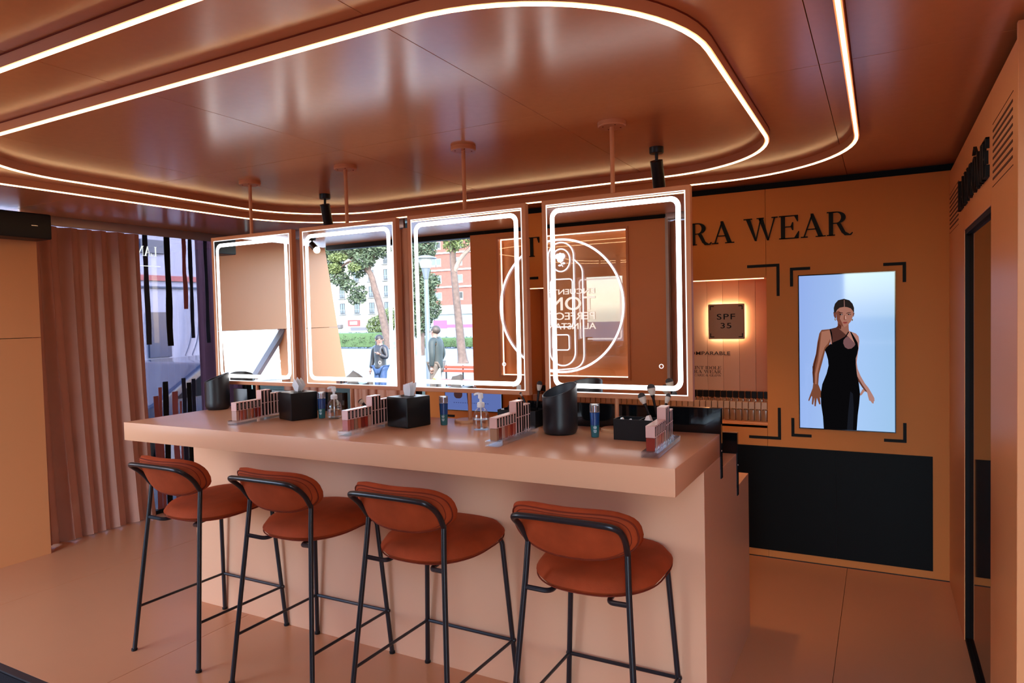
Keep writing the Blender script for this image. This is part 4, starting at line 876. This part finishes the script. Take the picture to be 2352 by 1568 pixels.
# organisers with brushes
def organiser(x0, x1, y0, y1, h, lab):
    t = thing('brush_box', lab, 'organiser', ((x0 + x1) / 2, (y0 + y1) / 2, TZ))
    w = .003
    for nm, bx in (('front_panel', (x0, x1, y0, y0 + w)), ('back_panel', (x0, x1, y1 - w, y1)), ('side_panel', (x0, x0 + w, y0 + w, y1 - w)), ('side_panel', (x1 - w, x1, y0 + w, y1 - w)), ('divider', (x0 + (x1 - x0) * .55, x0 + (x1 - x0) * .55 + w, y0 + w, y1 - w))):
        b = MB(); b.box(bx[0], bx[1], bx[2], bx[3], TZ, TZ + h); obj(nm, b, M_black, t, bev=.0005, seg=1)
    b = MB(); b.box(x0 + w, x1 - w, y0 + w, y1 - w, TZ, TZ + .003); obj('bottom', b, M_black, t)
    return t
M_hair1 = mat('brush_hair_pale', (.62, .50, .40, 1), .8, bump=.6, bscale=400); M_hair2 = mat('brush_hair_dark', (.035, .028, .028, 1), .8, bump=.6, bscale=400)
def brush(base, tip, r, lab, dark=True, L_=.045):
    p0 = Vector(base); p1 = Vector(tip); d = (p1 - p0).normalized(); n = (p1 - p0).length
    t = thing('makeup_brush', lab, 'brush', base)
    b = MB(); b.tube([p0, p0 + d * (n - L_ - .015), p0 + d * (n - L_)], [.0035, .0055, r * .55], 12); obj('handle', b, M_blackg, t)
    q = p0 + d * (n - L_)
    b = MB(); b.tube([q + d * .0, q + d * L_ * .3, q + d * L_ * .62], [r * .5, r * .86, r], 16); obj('bristles', b, M_hair1, t)
    b = MB(); b.tube([q + d * L_ * .62, q + d * L_ * .82, q + d * L_ * .95, q + d * L_], [r, r * .9, r * .55, r * .1], 16); obj('bristle_tip', b, M_hair2 if dark else M_hair1, t)
organiser(-.945, -.755, 2.590, 2.680, .083, 'open black brush box behind the rightmost gloss rack')
brush((-.775, 2.64, TZ + .005), (-.846, 2.635, TZ + .185), .0155, 'dark-tipped makeup brush leaning left in the right brush box')
brush((-.768, 2.655, TZ + .005), (-.815, 2.670, TZ + .218), .0170, 'tallest fluffy brush with pale bristles in the right brush box')
brush((-.790, 2.670, TZ + .005), (-.765, 2.760, TZ + .172), .0110, 'small pale brush leaning back behind the right brush box')
def sponge(x, y, z, s, lab, m=M_tissue):
    b = MB(); b.prism([(-.5 * s, 0), (.5 * s, 0), (.12 * s, .95 * s), (-.1 * s, .9 * s)], (x, y, z), (1, 0, 0), (0, 0, 1), (.1, 1, 0), s * .4); tag(obj('makeup_sponge', b, m, None, bev=.002), lab, 'sponge', 'makeup sponges')
sponge(-.915, 2.60, TZ + .0585, .032, 'white wedge sponge at the left corner of the right brush box'); sponge(-.880, 2.60, TZ + .0585, .028, 'second small white wedge sponge in the right brush box')
sponge(-.806, 2.594, TZ + .055, .050, 'large cream wedge sponge under the brushes in the right box', mat('cream_sponge', (.72, .58, .50, 1), .8))
organiser(-1.560, -1.365, 2.735, 2.845, .075, 'open black brush box between the third mirror pole and the right bin')
brush((-1.400, 2.80, TZ + .005), (-1.375, 2.81, TZ + .205), .0130, 'brown-tipped brush standing just left of the right bin')
brush((-1.385, 2.775, TZ + .005), (-1.455, 2.765, TZ + .155), .0060, 'thin black brush leaning left beside the right bin', L_=.02)
sponge(-1.545, 2.75, TZ + .05, .030, 'white sponge at the left end of the middle brush box'); sponge(-1.420, 2.745, TZ + .05, .035, 'pale pink sponge under the thin brush', mat('pink_sponge', (.70, .48, .42, 1), .8))
for k in range(6): 
    b = MB(); x = -1.520 + k * .018; b.tube([(x, 2.775, TZ + .004), (x, 2.775, TZ + .082 + .006 * (k % 3))], .006, 8); b.lathe([(0, 0), (.007, 0), (.007, .006), (0, .007)], (x, 2.775, TZ + .082 + .006 * (k % 3)), 10); tag(obj('eye_pencil', b, M_black, None), 'short black pencil in the middle brush box', 'pencil', 'black pencils in the middle brush box')
organiser(-2.390, -2.235, 2.755, 2.800, .055, 'low black brush box behind the second gloss rack')
brush((-2.32, 2.79, TZ + .008), (-2.425, 2.785, TZ + .080), .0150, 'black powder brush lying left over the low brush box', L_=.03)
organiser(-3.155, -3.075, 2.755, 2.835, .055, 'low black brush box right of the left bin')
sponge(-3.105, 2.78, TZ + .035, .028, 'white sponge in the small box behind the first rack')

# ------------------------------------------------------------------ outside, left
GZ = -.34
b = MB(); b.box(-160, 60, -170, 60, GZ - .2, GZ); o = obj('ground', b, mat('pale_paving', (.105, .125, .145, 1), .8, noise=.10, nscale=.6), None, smooth=0); o['kind'] = 'structure'
def pale_building():
    t = thing('street_building', 'pale grey building with a pink band outside the printed left window', 'building', (-12.2, 8, GZ))
    b = MB(); b.box(-13, -12, 4.5, 14, GZ, 6); obj('wall', b, mat('pale_render', (.42, .44, .54, 1), .7, noise=.05, nscale=1), t, smooth=0)
    for z, h, c in ((2.44, .10, (.42, .13, .13, 1)), (2.30, .035, (.05, .08, .14, 1)), (3.9, .05, (.2, .2, .28, 1))):
        b = MB(); b.box(-12, -11.96, 4.5, 14, z, z + h); obj('trim_band', b, mat('band_%d' % int(z * 100), c, .6), t, smooth=0)
    for y0, y1, z0, z1 in ((8.0, 8.55, 3.55, 4.1), (7.9, 8.4, 2.95, 3.2), (8.0, 8.45, 1.0, 1.85), (10.2, 11.2, .9, 2.1), (5.4, 6.5, .9, 2.1)):
        b = MB(); b.box(-12, -11.95, y0, y1, z0, z1); w_ = obj('window', b, mat('dusk_window', (.06, .08, .14, 1), .15), t, smooth=0, bev=.005)
    for y in (8.9, 9.05): 
        b = MB(); b.tube(smooth_path([(-11.9, y, 2.2), (-11.9, y - .05, 1.4), (-11.9, y - .2, 1.0)], 4), .02, 6); obj('drainpipe', b, mat('pipe_grey', (.25, .26, .33, 1), .5), t)
pale_building()
# parked car seen low through the window
def car(cx, cy, lab):
    t = thing('parked_car', lab, 'car', (cx, cy, GZ)); M_body = mat('navy_car_paint', (.018, .03, .075, 1), .2, spec=.6, coat=.5)
    prof = [(-2.2, .35), (-2.15, .75), (-1.5, .95), (-.75, 1.42), (.7, 1.45), (1.55, 1.0), (2.15, .85), (2.25, .4), (2.2, .25), (-2.15, .25)]
    b = MB(); b.prism([(p[0], p[1]) for p in prof], (cx - .85, cy, GZ), (0, 1, 0), (0, 0, 1), (1, 0, 0), 1.7); obj('body', b, M_body, t, bev=.12, seg=4)
    b = MB(); b.prism([(-1.2, .98), (-.68, 1.34), (.62, 1.36), (1.3, 1.02)], (cx + .84, cy, GZ), (0, 1, 0), (0, 0, 1), (1, 0, 0), .02); obj('side_window', b, M_blackg, t)
    for y in (-1.35, 1.35):
        for x in (-.80, .80):
            b = MB(); b.tube([(cx + x - .1, cy + y, GZ + .32), (cx + x + .1, cy + y, GZ + .32)], .32, 24); w_ = obj('wheel', b, M_blackm, t); 
            b = MB(); b.tube([(cx + x + (.1 if x > 0 else -.12), cy + y, GZ + .32), (cx + x + (.12 if x > 0 else -.1), cy + y, GZ + .32)], .19, 16); obj('hubcap', b, M_chrome, w_)
car(-8.9, 6.9, 'dark navy car parked outside the printed left window')
t = thing('added_white_lorry', 'white lorry side added to glare white through the open hatch in the leftmost mirror', 'lorry', (-10.9, 0, GZ))  # lorry added so the hatch reflection shows overexposed white
b = MB(); b.box(-11.9, -9.9, -4.6, 4.2, GZ + .55, 3.4); obj('box_body', b, mat('added_lorry_white', (.9, .9, .88, 1), .4), t, bev=.03)
b = MB(); b.box(-11.8, -10.0, -4.5, 4.1, GZ + .35, GZ + .55); obj('chassis', b, M_blackm, t, smooth=0)
for y in (-3.9, -2.7, 2.6):
    for x in (-11.8, -10.1):
        b = MB(); b.tube([(x - .12, y, GZ + .45), (x + .12, y, GZ + .45)], .45, 24); obj('wheel', b, M_blackm, t)
# board behind back window, made tall and wide to keep the sun out
b = MB(); b.box(-7.0, -2.5, 5.9, 6.0, GZ, 3.2); tag(obj('street_hoarding', b, mat('pale_green_board', (.30, .36, .28, 1), .7), None, smooth=0), 'pale green board outside, seen between curtains under the second mirror', 'board')

# ------------------------------------------------------------------ outside, street (seen in the mirrors)
M_leafd = mat('pine_needles', (.028, .045, .022, 1), .7, noise=.3, nscale=3); M_leafl = mat('bright_needles', (.065, .09, .028, 1), .7, noise=.3, nscale=3); M_bark = mat('pine_bark', (.055, .037, .03, 1), .9, noise=.35, nscale=6, bump=.8, bscale=12)
M_leafg = mat('hedge_leaf', (.022, .038, .013, 1), .7, noise=.35, nscale=4)
def foliage(parent, blobs, n, size, m, seed, name='foliage'):
    rnd = random.Random(seed); vs = []; fs = []; tot = sum(b[3] * b[4] * b[5] for b in blobs)
    for (x, y, z, rx, ry, rz) in blobs:
        k = int(n * rx * ry * rz / tot) + 20
        for _ in range(k):
            while True:
                p = Vector((rnd.uniform(-1, 1), rnd.uniform(-1, 1), rnd.uniform(-1, 1)))
                if .25 < p.length < 1: break
            c = Vector((x + p.x * rx, y + p.y * ry, z + p.z * rz)); d = Vector((rnd.uniform(-1, 1), rnd.uniform(-1, 1), rnd.uniform(-.5, 1))).normalized(); e = d.orthogonal().normalized(); e = Matrix.Rotation(rnd.uniform(0, 6.28), 3, d) @ e
            s_ = size * rnd.uniform(.6, 1.4); i0 = len(vs)
            vs += [c - d * s_, c + e * s_ * .38, c + d * s_, c - e * s_ * .38]; fs.append((i0, i0 + 1, i0 + 2, i0 + 3))
    mb = MB(); mb.add(vs, fs); return obj(name, mb, m, parent, smooth=0, kind='stuff')
# pine one (second mirror)
t = thing('pine_tree', 'leaning umbrella pine with dark crown seen in the second mirror', 'tree', (-28.9, -30.7, GZ))
b = MB(); b.tube(smooth_path([(-28.9, -30.7, GZ), (-29.2, -30.7, 1.15), (-29.58, -30.7, 2.62), (-29.95, -30.7, 3.7), (-30.25, -30.7, 4.65), (-30.8, -30.7, 5.2), (-31.7, -30.7, 5.8), (-32.7, -30.7, 6.3), (-34.5, -30.7, 7.2)], 4), [.30 - .006 * i for i in range(33)], 10); obj('trunk', b, M_bark, t)
b = MB(); b.tube(smooth_path([(-31.6, -30.7, 5.75), (-32.4, -30.4, 5.4), (-33.2, -30.3, 4.6), (-33.6, -30.2, 4.2)], 3), [.10, .09, .08, .07, .06, .06, .05, .05, .04, .04], 8); b.tube([(-30.5, -30.7, 4.9), (-30.0, -30.9, 6.2), (-29.2, -31, 7.6)], [.14, .10, .06], 8); obj('branch', b, M_bark, t)
foliage(t, [(-33.4, -30.5, 5.3, .9, .8, .5), (-32.8, -30.4, 4.5, .7, .7, .55), (-32.1, -30.5, 4.0, .6, .6, .5), (-31.4, -30.5, 3.1, .7, .6, .5), (-31.0, -30.5, 3.6, .4, .5, .4), (-31.5, -30.8, 4.9, .7, .6, .4), (-30.6, -30.4, 5.6, .8, .8, .6), (-29.9, -30.9, 6.3, 1.1, .9, .6), (-31.8, -30.9, 6.4, 1.2, 1, .6), (-33.8, -30.5, 6.5, 1.2, 1, .7), (-28.5, -31, 7.4, 1.6, 1.3, .7), (-31.5, -31, 7.7, 2.2, 1.6, .8)], 11000, .14, M_leafd, 3)
foliage(t, [(-32.9, -30.0, 5.2, .6, .4, .35), (-31.0, -29.9, 5.2, .5, .4, .3), (-32.5, -30.0, 5.9, .8, .4, .3)], 1600, .12, M_leafl, 4)
# pine two (third mirror)
t = thing('pine_tree', 'tall forked pine with pale peeling trunk seen in the third mirror', 'tree', (-15.8, -19.2, GZ))
b = MB(); b.tube(smooth_path([(-15.78, -19.2, GZ), (-15.86, -19.2, .4), (-15.93, -19.2, 1.3), (-16.04, -19.2, 2.55), (-16.12, -19.2, 3.5), (-16.16, -19.2, 4.3), (-16.15, -19.2, 6.2)], 4), [.27, .22, .20, .19] + [.185 - .003 * i for i in range(21)], 12); obj('trunk', b, M_bark, t)
b = MB(); b.tube(smooth_path([(-16.10, -19.2, 3.6), (-15.75, -19.2, 4.15), (-15.20, -19.2, 4.6), (-14.2, -19.2, 5.3)], 4), [.12, .11, .11, .10, .10, .10, .09, .09, .09, .08, .08, .07, .06], 10); obj('branch', b, mat('pale_bark', (.12, .09, .075, 1), .8, noise=.2), t)
foliage(t, [(-16.1, -19.1, 4.75, .45, .4, .35), (-15.6, -19.0, 4.85, .5, .4, .3), (-15.9, -19.2, 5.6, 1.0, .9, .5), (-14.6, -19.2, 5.9, 1.0, .9, .6), (-16.4, -19.3, 5.4, .5, .5, .5)], 5200, .085, M_leafl, 5)
t = thing('evergreen_tree', 'dense dark evergreen behind the street lamp in the third mirror', 'tree', (-21.6, -24.4, GZ))
b = MB(); b.tube([(-21.7, -24.4, GZ), (-21.6, -24.4, 3), (-21.5, -24.4, 6)], [.18, .13, .06], 8); obj('trunk', b, M_bark, t)
foliage(t, [(-21.9, -24.4, 1.6, .8, .8, 1.0), (-21.7, -24.4, 3.0, .9, .8, .8), (-21.0, -24.4, 2.2, .55, .6, .7), (-21.9, -24.4, 4.3, .8, .7, .8), (-21.0, -24.4, 3.6, .55, .6, .45), (-21.4, -24.4, 5.4, .8, .7, .7)], 9000, .10, M_leafd, 7)
t = thing('round_bush', 'round green bush behind the woman in the second mirror', 'bush', (-36.6, -39.4, GZ))
b = MB(); b.tube([(-36.6, -39.4, GZ), (-36.6, -39.4, .8)], .10, 6); obj('trunk', b, M_bark, t); foliage(t, [(-36.7, -39.4, 1.1, 1.3, 1.0, .95), (-35.6, -39.4, 1.7, 1.0, 1.0, .9)], 3000, .12, M_leafl, 8)
for x0, x1, y, z1, lab, seed in ((-37.5, -29.6, -31.6, .80, 'clipped green hedge along the path in the second mirror', 21), (-27.0, -18.5, -31.8, .42, 'low clipped hedge beyond the pine in the third mirror', 22)):
    t = thing('hedge', lab, 'hedge', ((x0 + x1) / 2, y, GZ))
    b = MB(); b.box(x0, x1, y - .5, y + .4, GZ + .1, z1 - .06); obj('stems', b, mat('hedge_core', (.03, .06, .02, 1), .9), t, bev=.1)
    foliage(t, [(x0 + .4 + i * .8, y, (z1 + GZ) / 2, .55, .62, (z1 - GZ) / 2) for i in range(int((x1 - x0) / .8))], 6000, .06, M_leafg, seed)
# planted strip and kerb
box_at('path_kerb', -60, 5, -33.8, -33.6, GZ, GZ + .1, mat('kerb_stone', (.4, .4, .4, 1), .8), None, smooth=0)['kind'] = 'structure'
b = MB(); b.lathe([(0, .012), (1.1, .012), (1.15, 0)], (-15.8, -19.2, GZ), 30); tag(obj('tree_pit', b, mat('sandy_soil', (.19, .155, .115, 1), .9, noise=.2), None, smooth=60), 'round patch of sandy soil at the foot of the forked pine', 'soil')
b = MB(); b.lathe([(0, .012), (1.3, .012), (1.35, 0)], (-13.6, -9.0, GZ), 30); tag(obj('grass_patch', b, mat('dry_grass', (.12, .13, .06, 1), .9, noise=.3), None, smooth=60, kind='stuff'), 'patch of dry grass on the paving behind the woman', 'grass')

def facade(x0, x1, y, zt, wallm, lab, px, pz, ww, wh, framem, z_first, seed, balc=True):
    t = thing('street_building', lab, 'building', ((x0 + x1) / 2, y - 4, GZ)); rnd = random.Random(seed)
    b = MB(); b.box(x0, x1, y - 8, y, GZ, zt); obj('wall', b, wallm, t, smooth=0)
    M_p = mat('window_pane_sky', (.05, .07, .09, 1), .2, spec=.4)
    n = int((x1 - x0 - 1.5) / px); first = None; items = []
    for r in range(int((zt - z_first - wh) / pz) + 1):
        for c in range(n):
            x = x0 + 1.5 + c * px; z = z_first + r * pz
            b = MB(); k = .09
            b.box(x - k, x + k * 0, y, y + .08, z, z + wh); b.box(x + ww, x + ww + k, y, y + .08, z, z + wh); b.box(x - k, x + ww + k, y, y + .08, z + wh, z + wh + k); b.box(x + ww / 2 - .05, x + ww / 2 + .05, y, y + .07, z, z + wh); b.box(x, x + ww, y, y + .07, z, z + .35)
            f = obj('window', b, framem, t, smooth=0)
            b = MB(); b.box(x, x + ww, y + .005, y + .02, z + .35, z + wh); obj('pane', b, M_p if rnd.random() > .3 else mat('window_pane_dark', (.012, .014, .018, 1), .2, spec=.4), f, smooth=0)
            if balc:
                b = MB(); b.box(x - .5, x + ww + .5, y, y + .6, z - .10, z); b.box(x - .5, x + ww + .5, y + .55, y + .6, z + .88, z + .94)
                for q in range(11): b.box(x - .5 + q * (ww + 1) / 10.3, x - .47 + q * (ww + 1) / 10.3, y + .56, y + .59, z, z + .9)
                obj('balcony', b, mat('grey_rail', (.10, .12, .135, 1), .6), t, smooth=0)
    return t
wh_ = facade(-112, -79.5, -99.4, 24, mat('white_render', (.24, .25, .255, 1), .8), 'white apartment block with dark windows seen in the second mirror', 3.75, 3.15, 1.05, 2.1, mat('dark_window_frame', (.012, .012, .014, 1), .5), 2.9, 1)
b = MB(); b.box(-93.6, -90.6, -99.4, -99.2, .55, 1.75); s_ = obj('shop_sign', b, mat('red_sign', (.16, .02, .02, 1), .5), wh_, smooth=0, label='red shop sign')
b = MB(); b.box(-93.0, -91.2, -99.2, -99.15, .85, 1.45); obj('sign_lettering', b, M_white, s_, smooth=0)
b = MB(); b.box(-93, -88, -99.4, -99.25, GZ, .3); obj('shopfront', b, mat('dark_shopfront', (.05, .05, .06, 1), .4), wh_, smooth=0)
b = MB(); b.box(-104, -95, -99.4, -98.6, .2, .9); obj('awning', b, mat('grey_awning', (.05, .048, .05, 1), .7), wh_, smooth=0)
br_ = facade(-79.2, -48, -99.4, 24, mat('brick_red_facade', (.115, .04, .03, 1), .85, noise=.12, nscale=2), 'red brick apartment block seen in the third mirror', 4.6, 3.1, 2.0, 1.4, mat('white_window_frame', (.2, .22, .24, 1), .5), 4.9, 2, balc=False)
for z0, z1 in ((2.4, 4.0), (7.2, 7.5), (10.3, 10.6), (13.4, 13.7)):
    b = MB(); b.box(-79.2, -48, -99.4, -98.9 if z0 < 3 else -99.2, z0, z1); obj('white_band', b, mat('white_render', (.24, .25, .255, 1), .8), br_, smooth=0)
b = MB(); b.box(-79.2, -48, -99.4, -99.3, GZ, 2.4); obj('shopfront', b, mat('pale_shutter', (.13, .16, .19, 1), .6), br_, smooth=0)
b = MB(); b.box(-73, -70, -99.3, -99.25, -.2, 1.3); b.box(-70, -62, -99.3, -99.27, -.1, .5); obj('pink_mural', b, mat('magenta_mural', (.20, .03, .10, 1), .6), br_, smooth=0)
# bench
t = thing('street_bench', 'red slatted bench with dark legs seen in the third mirror', 'bench', (-8.75, -8.4, GZ))
M_slat = mat('red_bench_paint', (.18, .03, .012, 1), .5)
for z, y in ((.45, -8.40), (.36, -8.41)):
    b = MB(); b.box(-9.60, -7.9, y, y + .03, z - .07, z); obj('back_slat', b, M_slat, t, bev=.005)
for k in range(3):
    b = MB(); b.box(-9.60, -7.9, -8.34 + k * .13, -8.23 + k * .13, .10, .13); obj('seat_slat', b, M_slat, t, bev=.005)
for x in (-9.42, -8.93, -8.1):
    b = MB(); b.tube([(x, -8.42, GZ), (x, -8.42, .46)], .02, 8); b.tube([(x, -7.98, GZ), (x, -7.98, .10), (x, -8.42, .08)], .018, 8); obj('leg', b, M_black, t)
# lamp post
t = thing('street_lamp', 'silver street lamp with tapered glass lantern seen in the third mirror', 'street lamp', (-10.62, -9.4, GZ)); M_alu = mat('galvanised_post', (.07, .085, .10, 1), .5, metal=.2)
b = MB(); b.tube([(-10.62, -9.4, GZ), (-10.64, -9.4, 2.65)], [.085, .055], 14); obj('post', b, M_alu, t)
b = MB(); b.tube([(-10.64, -9.4, 2.66), (-10.64, -9.4, 2.95)], [.055, .115], 14); obj('bracket', b, M_alu, t)
b = MB(); b.tube([(-10.64, -9.4, 2.95), (-10.64, -9.4, 3.20)], [.13, .20], 16); obj('lantern_glass', b, mat('lantern_glass', (.2, .21, .20, 1), .2), t)
b = MB(); b.lathe([(.30, 0), (.28, .03), (.12, .08), (0, .09)], (-10.64, -9.4, 3.20), 20); b.lathe([(.30, 0), (0, 0)], (-10.64, -9.4, 3.20), 20); obj('lantern_hood', b, M_alu, t)

# ------------------------------------------------------------------ people (seen in the mirrors)
def skin(name, V, E_, R, m, parent, lvl=2):
    me = bpy.data.meshes.new(name); me.from_pydata([tuple(v) for v in V], E_, []); o = bpy.data.objects.new(name, me); COL.objects.link(o)
    md = o.modifiers.new('skin', 'SKIN'); md.use_smooth_shade = True
    for i, r in enumerate(R):
        r = r if isinstance(r, tuple) else (r, r); me.skin_vertices[0].data[i].radius = r
    me.skin_vertices[0].data[0].use_root = True
    sb = o.modifiers.new('s', 'SUBSURF'); sb.levels = lvl; sb.render_levels = lvl
    bpy.context.view_layer.update(); dg = bpy.context.evaluated_depsgraph_get(); em = bpy.data.meshes.new_from_object(o.evaluated_get(dg))
    bpy.data.objects.remove(o); mb = MB(); mb.add([v.co.copy() for v in em.vertices], [tuple(p.vertices) for p in em.polygons])
    return mb
def person(base, h, th, lab, elbows, wrists, hair, cols, head_turn=0, long_hair=True, coat_len=.50):
    t = thing('person', lab, 'person', base); B = Vector(base); ca, sa = math.cos(th), math.sin(th)
    def T(x, y, z): return Vector((B.x + (x * ca - y * sa) * h, B.y + (x * sa + y * ca) * h, B.z + z * h))
    M_skin = mat('skin_tone', (.13, .07, .05, 1), .5)
    J = dict(pel=(0, 0, .53), wai=(0, 0, .61), che=(0, .0, .73), nb=(0, -.005, .815), nk=(0, 0, .855), hm=(0, .012, .915), ht=(0, .008, .965),
             hl=(-.052, 0, .50), kl=(-.055, .012, .28), al=(-.056, -.012, .045), tl=(-.062, .065, .018), hr=(.052, 0, .50), kr=(.06, .02, .28), ar=(.066, .0, .045), tr=(.075, .075, .018),
             sl=(-.105, 0, .80), sr=(.105, 0, .80), el=elbows[0], er=elbows[1], wl=wrists[0], wr=wrists[1])
    names = list(J); idx = {n: i for i, n in enumerate(names)}; V = [T(*J[n]) for n in names]
    ED = [('pel', 'wai'), ('wai', 'che'), ('che', 'nb'), ('nb', 'nk'), ('nk', 'hm'), ('hm', 'ht'), ('pel', 'hl'), ('hl', 'kl'), ('kl', 'al'), ('al', 'tl'), ('pel', 'hr'), ('hr', 'kr'), ('kr', 'ar'), ('ar', 'tr'), ('nb', 'sl'), ('nb', 'sr'), ('sl', 'el'), ('sr', 'er'), ('el', 'wl'), ('er', 'wr')]
    R = dict(pel=.075, wai=.062, che=.078, nb=.045, nk=.032, hm=.052, ht=.04, hl=.052, kl=.034, al=.022, tl=.02, hr=.052, kr=.034, ar=.022, tr=.02, sl=.034, sr=.034, el=.025, er=.025, wl=.016, wr=.016)
    mb = skin('body', V, [(idx[a], idx[b]) for a, b in ED], [R[n] * h for n in names], M_skin, t)
    # hands with palm, four fingers and a thumb; nose
    for s, e, w in ((-1, 'el', 'wl'), (1, 'er', 'wr')):
        p0 = T(*J[w]); d = (p0 - T(*J[e])).normalized(); a = d.cross(Vector((0, 0, 1))); a = (a if a.length > .1 else Vector((1, 0, 0))).normalized(); n_ = d.cross(a).normalized(); u = h * .01
        mb.tube([p0, p0 + d * 2.5 * u, p0 + d * 4.6 * u], [1.3 * u, 2.0 * u, 1.9 * u], 10)
        for k, ln in enumerate((3.6, 4.1, 3.9, 3.1)):
            q = p0 + d * 4.2 * u + a * (k - 1.5) * u * .95; mb.tube([q, q + d * ln * .5 * u + n_ * .3 * u, q + d * ln * .85 * u + n_ * 1.2 * u], [.55 * u, .5 * u, .4 * u], 6)
        q = p0 + d * 1.5 * u - a * 1.4 * u; mb.tube([q, q + d * 1.8 * u - a * 1.2 * u, q + d * 3.4 * u - a * 1.3 * u + n_ * .8 * u], [.65 * u, .55 * u, .42 * u], 6)
    HC = T(0, .012, .925); ht_ = th + head_turn; f = Vector((-math.sin(ht_), math.cos(ht_), 0)); r_ = Vector((math.cos(ht_), math.sin(ht_), 0))
    mb.tube([HC + f * .050 * h + Vector((0, 0, .006 * h)), HC + f * .066 * h - Vector((0, 0, .012 * h))], [.004 * h, .008 * h], 8)
    for s in (-1, 1): mb.sphere(HC + r_ * s * .052 * h - Vector((0, 0, .004 * h)), (.008 * h, .010 * h, .016 * h), 8, 6)
    bd = obj('body', mb, M_skin, t, smooth=180)
    b = MB()
    for s in (-1, 1): b.sphere(HC + f * .052 * h + r_ * s * .020 * h + Vector((0, 0, .004 * h)), .006 * h, 8, 6)
    obj('eyes', b, M_blackg, t); b = MB(); b.sphere(HC + f * .053 * h - Vector((0, 0, .030 * h)), (.012 * h, .008 * h, .004 * h), 8, 6); obj('mouth', b, mat('lips', (.4, .1, .09, 1), .5), t)
    b = MB(); b.sphere(HC - f * .020 * h + Vector((0, 0, .018 * h)), (.060 * h, .060 * h, .056 * h), 18, 12)
    if long_hair:
        b.tube([HC - f * .03 * h, HC - f * .045 * h - Vector((0, 0, .07 * h)), HC - f * .05 * h - Vector((0, 0, .14 * h)), HC - f * .045 * h - Vector((0, 0, .19 * h))], [.055 * h, .058 * h, .052 * h, .02 * h], 12)
    obj('hair', b, mat('hair_' + hair, {'dark': (.006, .004, .0035, 1), 'brown': (.022, .014, .009, 1)}[hair], .6, noise=.3, nscale=30), t, smooth=180)
    # coat
    cn = ['pel2', 'pel', 'wai', 'che', 'nb', 'sl', 'sr', 'el', 'er', 'wl2', 'wr2']; J2 = dict(J); J2['pel2'] = (0, 0, coat_len)
    J2['wl2'] = tuple(Vector(J['el']).lerp(Vector(J['wl']), .95)); J2['wr2'] = tuple(Vector(J['er']).lerp(Vector(J['wr']), .95))
    ci = {n: i for i, n in enumerate(cn)}; CE = [('pel2', 'pel'), ('pel', 'wai'), ('wai', 'che'), ('che', 'nb'), ('nb', 'sl'), ('nb', 'sr'), ('sl', 'el'), ('sr', 'er'), ('el', 'wl2'), ('er', 'wr2')]
    CR = dict(pel2=.092, pel=.094, wai=.085, che=.095, nb=.055, sl=.048, sr=.048, el=.038, er=.038, wl2=.030, wr2=.030)
    mb = skin('coat', [T(*J2[n]) for n in cn], [(ci[a], ci[b_]) for a, b_ in CE], [CR[n] * h for n in cn], cols[0], t); obj('jacket', mb, cols[0], t, smooth=180)
    b = MB(); b.tube([T(0, .0, .825), T(0, .002, .855)], [.050 * h, .044 * h], 14); obj('collar', b, cols[0], t)
    ln = ['pel', 'hl', 'hr', 'kl', 'kr', 'al', 'ar']; li = {n: i for i, n in enumerate(ln)}
    mb = skin('legs', [T(*J[n]) for n in ln], [(0, 1), (0, 2), (1, 3), (2, 4), (3, 5), (4, 6)], [q * h for q in (.08, .060, .060, .043, .043, .034, .034)], cols[1], t); obj('trousers', mb, cols[1], t, smooth=180)
    for a, q in (('al', 'tl'), ('ar', 'tr')):
        b = MB(); p0 = T(*J[a]); p1 = T(*J[q]); b.tube([p0 - (p1 - p0) * .35 - Vector((0, 0, .02 * h)), p0 - Vector((0, 0, .015 * h)), p1 - Vector((0, 0, 0))], [.022 * h, .030 * h, .022 * h], 12); obj('shoe', b, M_black, t)
    return t
w_ = person((-10.22, -6.9, GZ), 1.61, 0.0, 'person with long dark hair, dark jacket and blue jeans, seen in the second mirror', [(-.15, -.01, .63), (.135, .02, .66)], [(-.165, .02, .50), (.07, .10, .72)], 'dark', [mat('charcoal_jacket', (.009, .009, .011, 1), .5, noise=.2, nscale=12), mat('blue_denim', (.014, .034, .085, 1), .7, noise=.2, nscale=20)], head_turn=-.7)
m_ = person((-8.66, -6.9, GZ), 1.80, 1.45, 'person with short brown hair in a grey-green padded coat, seen in the third mirror', [(-.14, -.03, .64), (.14, -.02, .65)], [(-.13, .05, .50), (.12, .0, .49)], 'brown', [mat('green_coat', (.010, .016, .0145, 1), .7, noise=.2, nscale=10), mat('beige_trousers', (.07, .055, .043, 1), .8)], long_hair=False, coat_len=.44)
t = thing('flower_bouquet', 'yellow wrapped bouquet hanging from the hand of the person in green', 'flowers', (-8.45, -6.75, .3))
b = MB(); b.tube([(-8.44, -6.72, .52), (-8.50, -6.70, .30)], [.02, .09], 10); obj('wrapping', b, mat('pale_wrap', (.3, .3, .26, 1), .5), t)
b = MB(); rnd = random.Random(3)
for k in range(14): b.sphere((-8.50 + rnd.uniform(-.09, .09), -6.70 + rnd.uniform(-.06, .08), .27 + rnd.uniform(-.06, .04)), .028, 8, 5)
obj('blossoms', b, mat('yellow_petals', (.35, .30, .03, 1), .6), t)
